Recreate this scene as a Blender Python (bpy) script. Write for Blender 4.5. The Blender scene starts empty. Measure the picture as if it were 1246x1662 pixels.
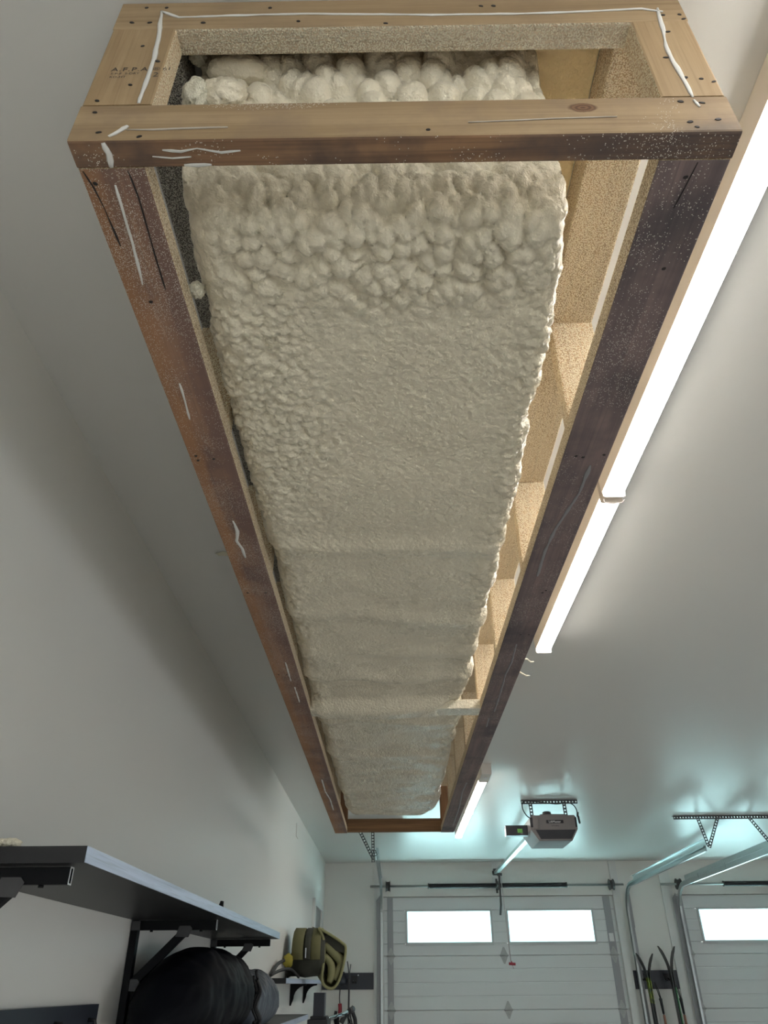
import bpy, bmesh, math, random
import numpy as np
from mathutils import Vector, Matrix, noise

# ------------------------------------------------------------------ camera, light, exposure
SC = bpy.context.scene
COL = SC.collection
ZC = 1.46                      # eye height above the floor; coordinates below are relative to the eye
PITCH, YAW, ROLL, FPX = 0.576323, -0.0076588, -0.0074851, 1179.44

def camera():
    cp, sp, cr, sr = math.cos(PITCH), math.sin(PITCH), math.cos(ROLL), math.sin(ROLL)
    f = Vector((0, cp, sp)); u = Vector((0, -sp, cp)); r = Vector((1, 0, 0))
    r2 = r * cr + u * sr; u2 = u * cr - r * sr
    Y = Matrix.Rotation(-YAW, 3, 'Z')
    r2, u2, f = Y @ r2, Y @ u2, Y @ f
    cam = bpy.data.cameras.new('camera')
    cam.sensor_fit = 'VERTICAL'; cam.sensor_height = 36.0; cam.lens = 36.0 * FPX / 1662
    cam.clip_start = 0.02
    o = bpy.data.objects.new('camera', cam); COL.objects.link(o)
    o.matrix_world = Matrix(((r2.x, u2.x, -f.x, 0), (r2.y, u2.y, -f.y, 0), (r2.z, u2.z, -f.z, ZC), (0, 0, 0, 1)))
    SC.camera = o
camera()

LED_STRENGTH = 36.0
SKY_STRENGTH = 3.0
w = bpy.data.worlds.new('daylight'); SC.world = w; w.use_nodes = True
bg = w.node_tree.nodes['Background']
bg.inputs[0].default_value = (0.95, 0.975, 1.0, 1); bg.inputs[1].default_value = SKY_STRENGTH
sun = bpy.data.lights.new('sun', 'SUN'); sun.energy = 170.0; sun.angle = math.radians(1.0); sun.color = (1, .97, .93)
so = bpy.data.objects.new('sun', sun); COL.objects.link(so)      # low sun along the front of the building, lighting the snow outside the doors
so.rotation_euler = (math.radians(4), math.radians(-52), 0)
SC.view_settings.view_transform = 'Standard'; SC.view_settings.look = 'None'
SC.view_settings.exposure = -0.15; SC.view_settings.gamma = 1.0
SC.view_settings.use_curve_mapping = False
SC.cycles.max_bounces = 10; SC.cycles.diffuse_bounces = 6; SC.cycles.glossy_bounces = 4
SC.cycles.transparent_max_bounces = 8
SC.cycles.sample_clamp_indirect = 20.0

# ------------------------------------------------------------------ helpers
def lin(c):
    return tuple(((x / 255) / 12.92 if x / 255 <= .04045 else ((x / 255 + .055) / 1.055) ** 2.4) for x in c)

class NT:
    def __init__(s, name):
        s.m = bpy.data.materials.new(name); s.m.use_nodes = True
        s.t = s.m.node_tree; s.b = s.t.nodes['Principled BSDF']
        s.co = None
    def n(s, typ, **kw):
        x = s.t.nodes.new(typ)
        for k, v in kw.items(): setattr(x, k, v)
        return x
    def link(s, a, b): s.t.links.new(a, b)
    def put(s, sock, v):
        if hasattr(v, 'is_linked'): s.link(v, sock)
        elif isinstance(v, (tuple, list)) and len(v) == 3 and sock.type == 'RGBA': sock.default_value = (*v, 1)
        else: sock.default_value = v
    def coord(s):
        if s.co is None: s.co = s.n('ShaderNodeTexCoord').outputs['Object']
        return s.co
    def mapped(s, scale, loc=(0, 0, 0)):
        m = s.n('ShaderNodeMapping'); s.link(s.coord(), m.inputs[0])
        m.inputs['Scale'].default_value = scale; m.inputs['Location'].default_value = loc
        return m.outputs[0]
    def noise(s, vec, scale, detail=3, rough=.55, dist=0):
        x = s.n('ShaderNodeTexNoise'); s.link(vec, x.inputs['Vector'])
        x.inputs['Scale'].default_value = scale; x.inputs['Detail'].default_value = detail
        x.inputs['Roughness'].default_value = rough; x.inputs['Distortion'].default_value = dist
        return x.outputs['Fac']
    def voro(s, vec, scale, feature='F1'):
        x = s.n('ShaderNodeTexVoronoi', feature=feature); s.link(vec, x.inputs['Vector'])
        x.inputs['Scale'].default_value = scale
        return x
    def ramp(s, fac, a, b, lo=0., hi=1.):
        x = s.n('ShaderNodeMapRange'); s.put(x.inputs[0], fac)
        x.inputs[1].default_value = a; x.inputs[2].default_value = b
        x.inputs[3].default_value = lo; x.inputs[4].default_value = hi
        return x.outputs[0]
    def math(s, op, a, b=0.0):
        x = s.n('ShaderNodeMath', operation=op); s.put(x.inputs[0], a); s.put(x.inputs[1], b)
        return x.outputs[0]
    def mix(s, fac, a, b):
        x = s.n('ShaderNodeMix', data_type='RGBA'); s.put(x.inputs[0], fac)
        s.put(x.inputs[6], a); s.put(x.inputs[7], b)
        return x.outputs[2]
    def bump(s, h, strength, dist, prev=None):
        x = s.n('ShaderNodeBump'); s.put(x.inputs['Height'], h)
        x.inputs['Strength'].default_value = strength; x.inputs['Distance'].default_value = dist
        if prev is not None: s.link(prev, x.inputs['Normal'])
        return x.outputs[0]
    def done(s, col=None, rough=None, metal=None, normal=None, spec=None):
        if col is not None: s.put(s.b.inputs['Base Color'], col)
        if rough is not None: s.put(s.b.inputs['Roughness'], rough)
        if metal is not None: s.b.inputs['Metallic'].default_value = metal
        if spec is not None: s.b.inputs['Specular IOR Level'].default_value = spec
        if normal is not None: s.link(normal, s.b.inputs['Normal'])
        return s.m

def paint(name, c, rough=.6, metal=0, var=.04, scale=6, spec=.5, bumpy=0, bscale=300):
    t = NT(name); v = t.mapped((1, 1, 1))
    f = t.noise(v, scale, 4)
    a = tuple(x * (1 - var) for x in c); b = tuple(min(1, x * (1 + var)) for x in c)
    nr = t.bump(t.noise(v, bscale, 2), bumpy, .002) if bumpy else None
    return t.done(t.mix(f, a, b), rough, metal, nr, spec)

FOAM = (.76, .69, .54)

def foam_mat(name, c=FOAM, rough=.27, s1=125, s2=330, strength=.9):
    t = NT(name); v = t.mapped((1, 1, 1))
    col = t.mix(t.noise(v, 5, 4), tuple(x * .93 for x in c), tuple(min(1, x * 1.05) for x in c))
    rough = t.ramp(t.noise(v, 9, 3), .35, .65, rough * .75, rough * 1.35)
    nr = t.bump(t.noise(v, s1, 3), strength, .006)
    nr = t.bump(t.noise(v, s2, 2), strength * .6, .0012, nr)
    return t.done(col, rough, 0, nr, .5)

def grained(t, axis, ca, cb, cd, wob=1.0):
    sc = [38, 38, 38]; sc[axis] = 1.6
    v = t.mapped(tuple(sc))
    g = t.noise(v, 1.0, 6, .62, .9 * wob)
    fine = [260, 260, 260]; fine[axis] = 4
    g2 = t.noise(t.mapped(tuple(fine)), 1.0, 3, .6)
    col = t.mix(t.ramp(g, .38, .62), ca, cb)
    col = t.mix(t.ramp(g2, .52, .75, 0, .55), col, cd)
    return col, g2

def dust(t, col, foam, density_lo, density_hi, patch_scale, cell=300, big=None):
    """tiny flecks of dried foam scattered on a surface; more of them where the patch noise is high"""
    v = t.mapped((1, 1, 1))
    vo = t.voro(v, cell)
    keep = t.n('ShaderNodeSeparateColor'); t.link(vo.outputs['Color'], keep.inputs[0])
    patch = t.ramp(t.noise(v, patch_scale, 3, .6), density_lo, density_hi)
    if big is not None: patch = t.math('ADD', patch, big)
    on = t.math('LESS_THAN', keep.outputs[0], patch)
    dot = t.ramp(vo.outputs['Distance'], .42, .30)
    m = t.math('MULTIPLY', on, dot)
    return t.mix(m, col, foam), m

def wood(name, axis, ca, cb, cd, dust_rng=None, cell=300, patch=7, grime=None, rough=.7, knot=None, wob=1., patch_at=None, dark_at=None, xgrad=None, dark_amt=.55):
    t = NT(name)
    col, g2 = grained(t, axis, ca, cb, cd, wob)
    v = t.mapped((1, 1, 1))
    if grime: 
        gm = t.ramp(t.noise(t.mapped((1, 1, 1), (3, 7, 1)), grime[1], 5, .65), .48, .68, 0, grime[2])
        col = t.mix(gm, col, grime[0])
    if xgrad:
        sx = t.n('ShaderNodeSeparateXYZ'); t.link(t.coord(), sx.inputs[0])
        xx = t.math('ADD', sx.outputs[0], t.ramp(t.noise(t.mapped((6, 1.3, 6)), 3.0, 4, .6), .2, .8, -.02, .02))
        for a, b, cc, mx in xgrad: col = t.mix(t.ramp(xx, a, b, 0, mx), col, cc)
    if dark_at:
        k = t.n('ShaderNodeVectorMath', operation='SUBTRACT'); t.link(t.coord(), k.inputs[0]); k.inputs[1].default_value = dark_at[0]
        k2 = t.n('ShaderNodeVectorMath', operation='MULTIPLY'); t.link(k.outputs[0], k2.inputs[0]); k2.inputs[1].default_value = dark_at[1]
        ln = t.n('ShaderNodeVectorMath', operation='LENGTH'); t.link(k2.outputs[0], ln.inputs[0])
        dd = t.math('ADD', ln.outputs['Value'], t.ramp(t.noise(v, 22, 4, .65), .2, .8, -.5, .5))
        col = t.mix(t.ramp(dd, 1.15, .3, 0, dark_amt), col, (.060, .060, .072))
    if knot:
        k = t.n('ShaderNodeVectorMath', operation='SUBTRACT'); t.link(t.coord(), k.inputs[0]); k.inputs[1].default_value = knot
        k2 = t.n('ShaderNodeVectorMath', operation='MULTIPLY'); t.link(k.outputs[0], k2.inputs[0]); k2.inputs[1].default_value = (1 / .021, 0, 1 / .0115)
        ln = t.n('ShaderNodeVectorMath', operation='LENGTH'); t.link(k2.outputs[0], ln.inputs[0])
        d = t.math('ADD', ln.outputs['Value'], t.math('MULTIPLY', t.noise(v, 60, 3), .5))
        rings = t.math('SINE', t.math('MULTIPLY', d, 16))
        kc = t.mix(t.ramp(rings, -1, 1), (.10, .05, .028), (.19, .105, .055))
        col = t.mix(t.ramp(d, 1.25, 1.0), col, kc)
    nr = t.bump(g2, .25, .0008)
    if dust_rng:
        big = None
        if patch_at:
            k = t.n('ShaderNodeVectorMath', operation='SUBTRACT'); t.link(t.coord(), k.inputs[0]); k.inputs[1].default_value = patch_at[0]
            k2 = t.n('ShaderNodeVectorMath', operation='MULTIPLY'); t.link(k.outputs[0], k2.inputs[0]); k2.inputs[1].default_value = patch_at[1]
            ln = t.n('ShaderNodeVectorMath', operation='LENGTH'); t.link(k2.outputs[0], ln.inputs[0])
            big = t.ramp(ln.outputs['Value'], 1, .2, 0, .9)
        col, m = dust(t, col, (.74, .70, .62), dust_rng[0], dust_rng[1], patch, cell, big)
        nr = t.bump(m, .6, .0012, nr)
    return t.done(col, rough, 0, nr, .3)

def coated(name, wood_c, axis, cover, scale=210, c=FOAM):
    """lumber almost hidden under a pebbly coat of over-spray; the wood shows through in the thin places"""
    t = NT(name)
    col, g2 = grained(t, axis, wood_c, tuple(x * .75 for x in wood_c), tuple(x * .6 for x in wood_c))
    v = t.mapped((1, 1, 1))
    vo = t.voro(v, scale)
    thin = t.ramp(t.noise(v, 4.5, 3, .6), .35, .7, cover[0], cover[1])
    sp = t.n('ShaderNodeSeparateColor'); t.link(vo.outputs['Color'], sp.inputs[0])
    on = t.math('LESS_THAN', sp.outputs[0], thin)
    m = t.math('MULTIPLY', on, t.ramp(vo.outputs['Distance'], .62, .45))
    col = t.mix(m, col, c)
    nr = t.bump(t.ramp(vo.outputs['Distance'], 0, .7, 1, 0), .8, .004)
    return t.done(col, .7, 0, nr, .3)

ZBK = -.042
M = {}
def mats():
    M['wall'] = paint('wall_paint', (.75, .745, .71), .42, var=.015, scale=1.5, spec=.35)
    M['ceil'] = paint('ceiling_paint', (.66, .655, .63), .35, var=.012, scale=1.3, spec=.5, bumpy=.06, bscale=40)
    M['floor'] = paint('concrete', (.52, .51, .49), .5, var=.08, scale=3)
    M['trim'] = paint('trim_paint', (.70, .705, .69), .5, var=.02)
    tan, tan2, tand = (.37, .265, .155), (.29, .20, .11), (.20, .13, .07)
    M['pineX'] = wood('pine_along_x', 0, tan, tan2, tand, None, grime=((.20, .14, .09), 5, .5))
    M['pineK'] = wood('pine_with_knot', 0, tan, tan2, tand, (.62, 1.0), cell=620, patch=9, grime=((.20, .14, .10), 6, .6), knot=(.26, 0, .96 - KZ), patch_at=((-.15, 0, .987 - KZ), (1 / .12, 0, 1 / .022)), dark_at=((.41, 0, .900 - KZ), (1 / .06, 0, 1 / .03)), dark_amt=.4)
    M['pineZ'] = wood('pine_along_z', 2, (.39, .28, .16), (.32, .22, .12), tand, None, grime=((.24, .16, .09), 4, .35))
    M['underX'] = wood('darker_pine_along_x', 0, (.33, .19, .105), (.21, .12, .07), (.10, .065, .05), (.46, .95), cell=520, patch=9, grime=((.05, .045, .05), 5, .75), dark_at=((.34, .535 - .0, ZBK), (1 / .22, 0, 0)))  # underside pine, browner and darker than the front faces
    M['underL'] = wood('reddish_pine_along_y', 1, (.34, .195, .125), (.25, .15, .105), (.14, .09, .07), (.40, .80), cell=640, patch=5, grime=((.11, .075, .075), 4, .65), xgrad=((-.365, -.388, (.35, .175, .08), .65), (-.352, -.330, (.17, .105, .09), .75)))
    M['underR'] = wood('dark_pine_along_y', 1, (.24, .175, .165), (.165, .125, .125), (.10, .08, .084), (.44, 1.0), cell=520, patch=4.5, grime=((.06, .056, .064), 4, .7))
    M['sideL'] = wood('red_brown_pine_edge', 1, (.38, .17, .075), (.26, .115, .055), (.1, .05, .03), None)
    M['brown'] = wood('brown_pine_along_x', 0, (.26, .145, .07), (.17, .09, .045), (.10, .055, .03), (.7, 1.), cell=300)
    M['brownZ'] = wood('brown_pine_along_z', 2, (.26, .14, .07), (.18, .09, .045), (.10, .055, .03), (.7, 1.), cell=300)
    M['coatX'] = coated('oversprayed_pine_along_x', (.60, .48, .34), 0, (.86, 1.15), 400)
    M['coatY'] = coated('oversprayed_pine_along_y', (.60, .43, .25), 1, (.82, 1.2), 420, (.92, .80, .60))
    M['coatZ'] = coated('oversprayed_pine_along_z', (.64, .44, .25), 2, (.86, 1.25), 420, (.92, .82, .62))
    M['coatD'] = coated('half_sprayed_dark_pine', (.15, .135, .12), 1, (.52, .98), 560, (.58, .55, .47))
    M['foam'] = foam_mat('spray_foam')
    M['foam_skin'] = foam_mat('thin_foam_over_board', (.80, .66, .40), .6)
    M['foam_crumb'] = foam_mat('foam_crumb', (.78, .74, .60), .7, 300, 700, .8)
    M['glue'] = paint('dried_adhesive', (.66, .65, .62), .5, var=.03)
    M['gluef'] = paint('thin_worn_adhesive', (.46, .41, .35), .6, var=.15, scale=60)
    M['glueg'] = paint('grey_adhesive_smear', (.24, .235, .24), .5, var=.1, scale=40)
    M['nail'] = paint('nail_head', (.035, .03, .03), .5, .6)
    M['ink'] = paint('stamp_ink', (.05, .045, .04), .8)
    M['black'] = paint('black_laminate', (.013, .0135, .016), .4, var=.15, spec=.4)
    M['edge'] = wood('skylit_black_shelf_edge', 1, (.46, .54, .68), (.36, .43, .55), (.15, .18, .23), None, rough=.4)  # black edge coloured pale blue to stand in for reflected sky
    M['steelblk'] = paint('black_steel', (.005, .0055, .007), .5, .0, var=.1, spec=.14)
    M['bare'] = paint('bare_cut_steel', (.62, .63, .64), .4, .2)
    M['steelgrey'] = paint('grey_steel_plate', (.06, .06, .064), .5, .3)
    M['galv'] = paint('galvanised_steel', (.46, .50, .50), .32, .85, var=.08, scale=20)
    M['hinge'] = paint('hinge_steel', (.40, .41, .41), .45, .3, var=.2, scale=40)
    M['stile'] = paint('door_end_stile', (.30, .31, .32), .45, .3, var=.06)
    M['darksteel'] = paint('dark_perforated_steel', (.07, .075, .078), .45, .6, var=.1)
    M['rubber'] = paint('black_spring', (.012, .013, .016), .5, .2)
    M['drum'] = paint('cast_drum', (.09, .095, .095), .5, .5)
    M['door'] = paint('door_paint', (.68, .695, .695), .42, var=.012, spec=.4)
    M['wframe'] = paint('window_trim', (.50, .52, .52), .45)
    M['fix'] = paint('fixture_white', (.70, .65, .60), .4, var=.01)
    M['opener'] = paint('opener_grey', (.17, .155, .15), .4, var=.03)
    M['openerd'] = paint('opener_dark', (.02, .02, .024), .25)
    M['green'] = paint('green_label', (.10, .30, .06), .5)
    M['white'] = paint('white_print', (.7, .7, .7), .5)
    M['red'] = paint('red_plastic', (.30, .015, .03), .4)
    M['rope'] = paint('pale_cord', (.50, .45, .45), .8)
    M['cable'] = paint('black_cable', (.015, .015, .017), .5)
    M['blackbag'] = paint('black_ripstop', (.003, .0036, .0065), .65, var=.2, scale=30, spec=.12, bumpy=.15, bscale=60)
    M['greybag'] = paint('slate_nylon', (.085, .10, .125), .5, var=.15, scale=20)
    M['olive'] = paint('olive_canvas', (.135, .13, .055), .8, var=.12, scale=20, bumpy=.2, bscale=500)
    M['olived'] = paint('dark_olive_canvas', (.045, .047, .035), .8, var=.12, scale=20)
    M['olivel'] = paint('pale_olive_lining', (.25, .245, .12), .8, var=.1, scale=20)
    M['yellow'] = paint('yellow_webbing', (.34, .29, .035), .7)
    M['skiblk'] = paint('black_ski', (.025, .03, .032), .35)
    M['skigrn'] = NT('ski_green_pattern')
    t = M['skigrn']; f = t.ramp(t.voro(t.mapped((60, 60, 24)), 1.0).outputs['Distance'], .35, .45)
    M['skigrn'] = t.done(t.mix(f, (.035, .05, .03), (.20, .27, .03)), .4)
    M['skistr'] = paint('green_ski_stripe', (.06, .22, .09), .4)
    M['navy'] = paint('dark_rail_plastic', (.022, .026, .038), .4, var=.1)
    M['peach'] = paint('peach_grip', (.42, .20, .14), .6)
    M['chrome'] = paint('polished_tube', (.55, .57, .6), .18, 1.0)
    M['poster'] = paint('grey_print', (.24, .25, .25), .4, var=.4, scale=9)
    t = NT('led_lens'); t.b.inputs['Emission Color'].default_value = (1, .95, .88, 1); t.b.inputs['Emission Strength'].default_value = LED_STRENGTH
    M['lens'] = t.done((.9, .9, .88), .4)
    for gname, gtint in (('clearglass', (.93, .94, .93, 1)), ('glass', (.72, .95, .97, 1))):
      t = NT(gname); g = t.n('ShaderNodeBsdfGlossy'); g.inputs['Roughness'].default_value = .02
      tr = t.n('ShaderNodeBsdfTransparent'); tr.inputs[0].default_value = gtint
      mx = t.n('ShaderNodeMixShader'); mx.inputs[0].default_value = .07
      t.link(tr.outputs[0], mx.inputs[1]); t.link(g.outputs[0], mx.inputs[2])
      t.link(mx.outputs[0], t.t.nodes['Material Output'].inputs[0])
      M[gname] = t.m
KZ = 0.942   # frame origin height (so that object coordinates can name the knot)
mats()

def props(o, label=None, cat=None, group=None, kind=None):
    if label: o['label'] = label
    if cat: o['category'] = cat
    if group: o['group'] = group
    if kind: o['kind'] = kind
    return o

ORG = {}
def thing(name, loc, label, cat, group=None):
    o = bpy.data.objects.new(name, None); COL.objects.link(o)
    o.empty_display_size = .05
    o.location = (loc[0], loc[1], loc[2] + ZC)
    ORG[o.name] = Vector(o.location)
    return props(o, label, cat, group)

class MB:
    def __init__(s): s.v = []; s.f = []; s.mi = []; s.sm = []
    def add(s, vs, fs, mi=0, smooth=False):
        b = len(s.v); s.v += [tuple(v) for v in vs]
        for f in fs:
            s.f.append([b + i for i in f]); s.mi.append(mi if not isinstance(mi, list) else mi[0]); s.sm.append(smooth)
        return s
    def box(s, x0, x1, y0, y1, z0, z1, mi=0):
        vs = [(x, y, z) for x in (x0, x1) for y in (y0, y1) for z in (z0, z1)]
        return s.add(vs, [(0, 1, 3, 2), (4, 6, 7, 5), (0, 4, 5, 1), (2, 3, 7, 6), (0, 2, 6, 4), (1, 5, 7, 3)], mi)
    def obox(s, p0, p1, wv, hv, mi=0):
        """box from p0 to p1; wv and hv are the half-width vectors"""
        p0, p1, wv, hv = map(Vector, (p0, p1, wv, hv))
        vs = []
        for p in (p0, p1):
            for a, b in ((-1, -1), (1, -1), (1, 1), (-1, 1)): vs.append(p + wv * a + hv * b)
        return s.add(vs, [(3, 2, 1, 0), (4, 5, 6, 7), (0, 1, 5, 4), (1, 2, 6, 5), (2, 3, 7, 6), (3, 0, 4, 7)], mi)
    def loft(s, rings, mi=0, smooth=True, caps=True, closed=True):
        n = len(rings[0]); vs = [p for r in rings for p in r]; fs = []
        for i in range(len(rings) - 1):
            for j in range(n if closed else n - 1):
                k = (j + 1) % n
                fs.append((i * n + j, i * n + k, (i + 1) * n + k, (i + 1) * n + j))
        s.add(vs, fs, mi, smooth)
        if caps:
            b = len(s.v) - len(vs)
            s.f.append([b + j for j in range(n)][::-1]); s.mi.append(mi); s.sm.append(False)
            s.f.append([b + (len(rings) - 1) * n + j for j in range(n)]); s.mi.append(mi); s.sm.append(False)
        return s
    def tube(s, pts, r, n=8, mi=0, caps=True):
        pts = [Vector(p) for p in pts]; rings = []
        rr = r if isinstance(r, (list, tuple)) else [r] * len(pts)
        up = None
        for i, p in enumerate(pts):
            d = (pts[min(i + 1, len(pts) - 1)] - pts[max(i - 1, 0)]).normalized()
            if up is None:
                up = Vector((0, 0, 1)) if abs(d.z) < .9 else Vector((1, 0, 0))
            a = d.cross(up).normalized(); b = a.cross(d).normalized(); up = b
            rings.append([p + (a * math.cos(t) + b * math.sin(t)) * rr[i] for t in [2 * math.pi * k / n for k in range(n)]])
        return s.loft(rings, mi, True, caps)
    def ball(s, c, r, n=12, m=8, mi=0, fn=None):
        rx, ry, rz = r if isinstance(r, (tuple, list)) else (r, r, r)
        rings = []
        for i in range(m + 1):
            ph = math.pi * (i + .02) / (m + .04) - math.pi / 2
            ring = []
            for k in range(n):
                th = 2 * math.pi * k / n
                d = Vector((math.cos(ph) * math.cos(th), math.cos(ph) * math.sin(th), math.sin(ph)))
                q = fn(d) if fn else 1
                ring.append((c[0] + rx * d.x * q, c[1] + ry * d.y * q, c[2] + rz * d.z * q))
            rings.append(ring)
        return s.loft(rings, mi, True, True)
    def prism(s, poly, axis, a, b, mi=0):
        """polygon in the plane across axis, extruded from a to b"""
        def mk(p, q):
            return {0: (q, p[0], p[1]), 1: (p[0], q, p[1]), 2: (p[0], p[1], q)}[axis]
        return s.loft([[mk(p, a) for p in poly], [mk(p, b) for p in poly]], mi, False, True)
    def build(s, name, mat, parent=None, **kw):
        off = ORG[parent.name] if parent is not None else Vector((0, 0, 0))
        off = Vector((0, 0, ZC)) - off
        me = bpy.data.meshes.new(name)
        me.from_pydata([(x + off.x, y + off.y, z + off.z) for x, y, z in s.v], [], s.f)
        ml = mat if isinstance(mat, list) else [mat]
        for m in ml: me.materials.append(m)
        me.polygons.foreach_set('material_index', s.mi); me.polygons.foreach_set('use_smooth', s.sm)
        bm = bmesh.new(); bm.from_mesh(me); bmesh.ops.recalc_face_normals(bm, faces=bm.faces); bm.to_mesh(me); bm.free()
        me.update()
        o = bpy.data.objects.new(name, me); COL.objects.link(o)
        if parent is not None:
            o.parent = parent; ORG[o.name] = ORG[parent.name]
        else: ORG[o.name] = Vector((0, 0, 0))
        return props(o, **kw)

def rrect(w, h, r, n=2):
    pts = []
    for cx, cy, a0 in ((w - r, h - r, 0), (-w + r, h - r, 90), (-w + r, -h + r, 180), (w - r, -h + r, 270)):
        for k in range(n + 1):
            a = math.radians(a0 + 90 * k / n); pts.append((cx + r * math.cos(a), cy + r * math.sin(a)))
    return pts

def lumber(name, axis, lo, hi, parent, faces, shift=(0, 0), **kw):
    """a dressed 2x4 with eased edges along axis; faces maps '-x','+x'.. to a material; shift moves the far end across"""
    oth = [i for i in range(3) if i != axis]
    c = [(lo[i] + hi[i]) / 2 for i in range(3)]; hw = [(hi[i] - lo[i]) / 2 for i in range(3)]
    prof = rrect(hw[oth[0]], hw[oth[1]], .0035, 2)
    rings = []
    for e, (pos, sh) in enumerate(((lo[axis], (0, 0)), (hi[axis], shift))):
        ring = []
        for a, b in prof:
            q = [0, 0, 0]; q[axis] = pos; q[oth[0]] = c[oth[0]] + a + sh[0]; q[oth[1]] = c[oth[1]] + b + sh[1]
            ring.append(q)
        rings.append(ring)
    mb = MB().loft(rings, 0, False, True)
    ml = []
    for k, m in faces.items():
        if m not in ml: ml.append(m)
    bm_ = MB(); 
    for f_i, f in enumerate(mb.f):
        vs = [Vector(mb.v[i]) for i in f]
        nrm = (vs[1] - vs[0]).cross(vs[2] - vs[1])
        cen = sum(vs, Vector()) / len(vs)
        if nrm.dot(cen - Vector(c)) < 0: nrm = -nrm
        ax = max(range(3), key=lambda i: abs(nrm[i]))
        key = ('+' if nrm[ax] > 0 else '-') + 'xyz'[ax]
        mb.mi[f_i] = ml.index(faces.get(key, faces['*']))
    return mb.build(name, ml, parent, **kw)

# ------------------------------------------------------------------ room
WX, CE, DY, RX, BY = -.845, 1.285, 10.10, 6.9, -2.8
FL = -ZC
MB().box(WX - .12, RX + .12, BY - .12, DY + .2, FL - .1, FL).build('floor', M['floor'], kind='structure')
MB().box(WX - .12, RX + .12, BY - .12, DY + .2, CE, CE + .12).build('ceiling', M['ceil'], kind='structure')
MB().box(WX - .12, WX, BY, DY, FL, CE).build('wall_left', M['wall'], kind='structure')
def portal(loc, sx, sy, rot):
    l = bpy.data.lights.new('daylight_portal', 'AREA'); l.shape = 'RECTANGLE'; l.size = sx; l.size_y = sy
    l.cycles.is_portal = True
    o = bpy.data.objects.new('daylight_portal', l); COL.objects.link(o)
    o.location = (loc[0], loc[1], loc[2] + ZC); o.rotation_euler = rot
OY0, OY1, OZ = .8, 5.6, .12      # an overhead door standing open in the right-hand wall, outside the picture
mb = MB(); mb.box(RX, RX + .12, BY, OY0, FL, CE); mb.box(RX, RX + .12, OY1, DY, FL, CE); mb.box(RX, RX + .12, OY0, OY1, OZ, CE)
mb.build('wall_right', M['wall'], kind='structure')
portal((RX + .06, (OY0 + OY1) / 2, (FL + OZ) / 2), OZ - FL, OY1 - OY0, (0, math.radians(90), 0))
VX0, VX1, VZ0, VZ1 = -.4, 3.6, -1.1, .95       # unseen window added behind the viewer to fill the frame's front with daylight
mb = MB(); mb.box(WX - .12, VX0, BY - .12, BY, FL, CE); mb.box(VX1, RX + .12, BY - .12, BY, FL, CE); mb.box(VX0, VX1, BY - .12, BY, FL, VZ0); mb.box(VX0, VX1, BY - .12, BY, VZ1, CE)
mb.build('wall_back', M['wall'], kind='structure')
mb = MB(); mb.box(VX0 + .001, VX1 - .001, BY - .08, BY - .03, VZ0 + .001, VZ0 + .05); mb.box(VX0 + .001, VX1 - .001, BY - .08, BY - .03, VZ1 - .05, VZ1 - .001)
for x in (VX0 + .001, (VX0 + VX1) / 2 - .025, VX1 - .051): mb.box(x, x + .05, BY - .08, BY - .03, VZ0 + .05, VZ1 - .05)
wf = mb.build('fill_window', M['trim'], kind='structure')
MB().box(VX0 + .03, VX1 - .03, BY - .058, BY - .052, VZ0 + .03, VZ1 - .03).build('pane', M['clearglass'], wf)
portal(((VX0 + VX1) / 2, BY - .1, (VZ0 + VZ1) / 2), VX1 - VX0, VZ1 - VZ0, (math.radians(90), 0, 0))
D1, D2 = (-.12, 2.70), (3.435, 6.255)
DTOP = .905
mb = MB()
for a, b in ((WX - .12, D1[0]), (D1[1], D2[0]), (D2[1], RX + .12)): mb.box(a, b, DY, DY + .16, FL, CE)
for a, b in (D1, D2): mb.box(a, b, DY, DY + .16, DTOP, CE)
mb.build('wall_front', M['wall'], kind='structure')

n_ = 0
for (a, b, z0, z1) in ((-.232, -.122, FL, CE), (2.702, 2.79, FL, CE), (3.305, 3.433, FL, CE), (6.257, 6.36, FL, CE),
                       (1.235, 1.36, .93, CE), (4.79, 4.915, .93, CE)):
    n_ += 1
    MB().box(a, b, DY - .018, DY - .0005, z0 + .0005, z1 - .0005).build('trim_%d' % n_, M['trim'], kind='structure')

MB().box(WX - 6, RX + 6, DY + .25, DY + 14, FL - .12, FL - .02).build('snowy_driveway', paint('snow', (.80, .82, .84), .8, var=.03), kind='structure')

# garage doors: four sections, the top one with two windows
def section_profile(z0, z1, ng, y):
    h = (z1 - z0) / (ng + 1); p = [(y + .038, z0 + .002), (y + .004, z0 + .002), (y, z0 + .006)]
    for k in range(1, ng + 1):
        z = z0 + h * k
        p += [(y, z - .007), (y + .005, z - .003), (y + .005, z + .003), (y, z + .007)]
    p += [(y, z1 - .006), (y + .004, z1 - .002), (y + .038, z1 - .002)]
    return p

def hinge(mb, x, z, y, wide=.045, h=.085):
    mb.prism([(x - wide, z + .006), (x + wide, z + .006), (x + .008, z + h), (x - .008, z + h)], 1, y - .006, y)
    mb.prism([(x - wide, z - .006), (x - .008, z - h), (x + .008, z - h), (x + wide, z - .006)], 1, y - .006, y)
    mb.prism([(x - .018, z + .016), (x + .018, z + .016), (x, z + .05)], 1, y - .012, y - .006)
    mb.prism([(x - .018, z - .016), (x, z - .05), (x + .018, z - .016)], 1, y - .012, y - .006)
    mb.tube([(x - wide - .005, y - .010, z), (x + wide + .005, y - .010, z)], .008, 8)

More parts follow.
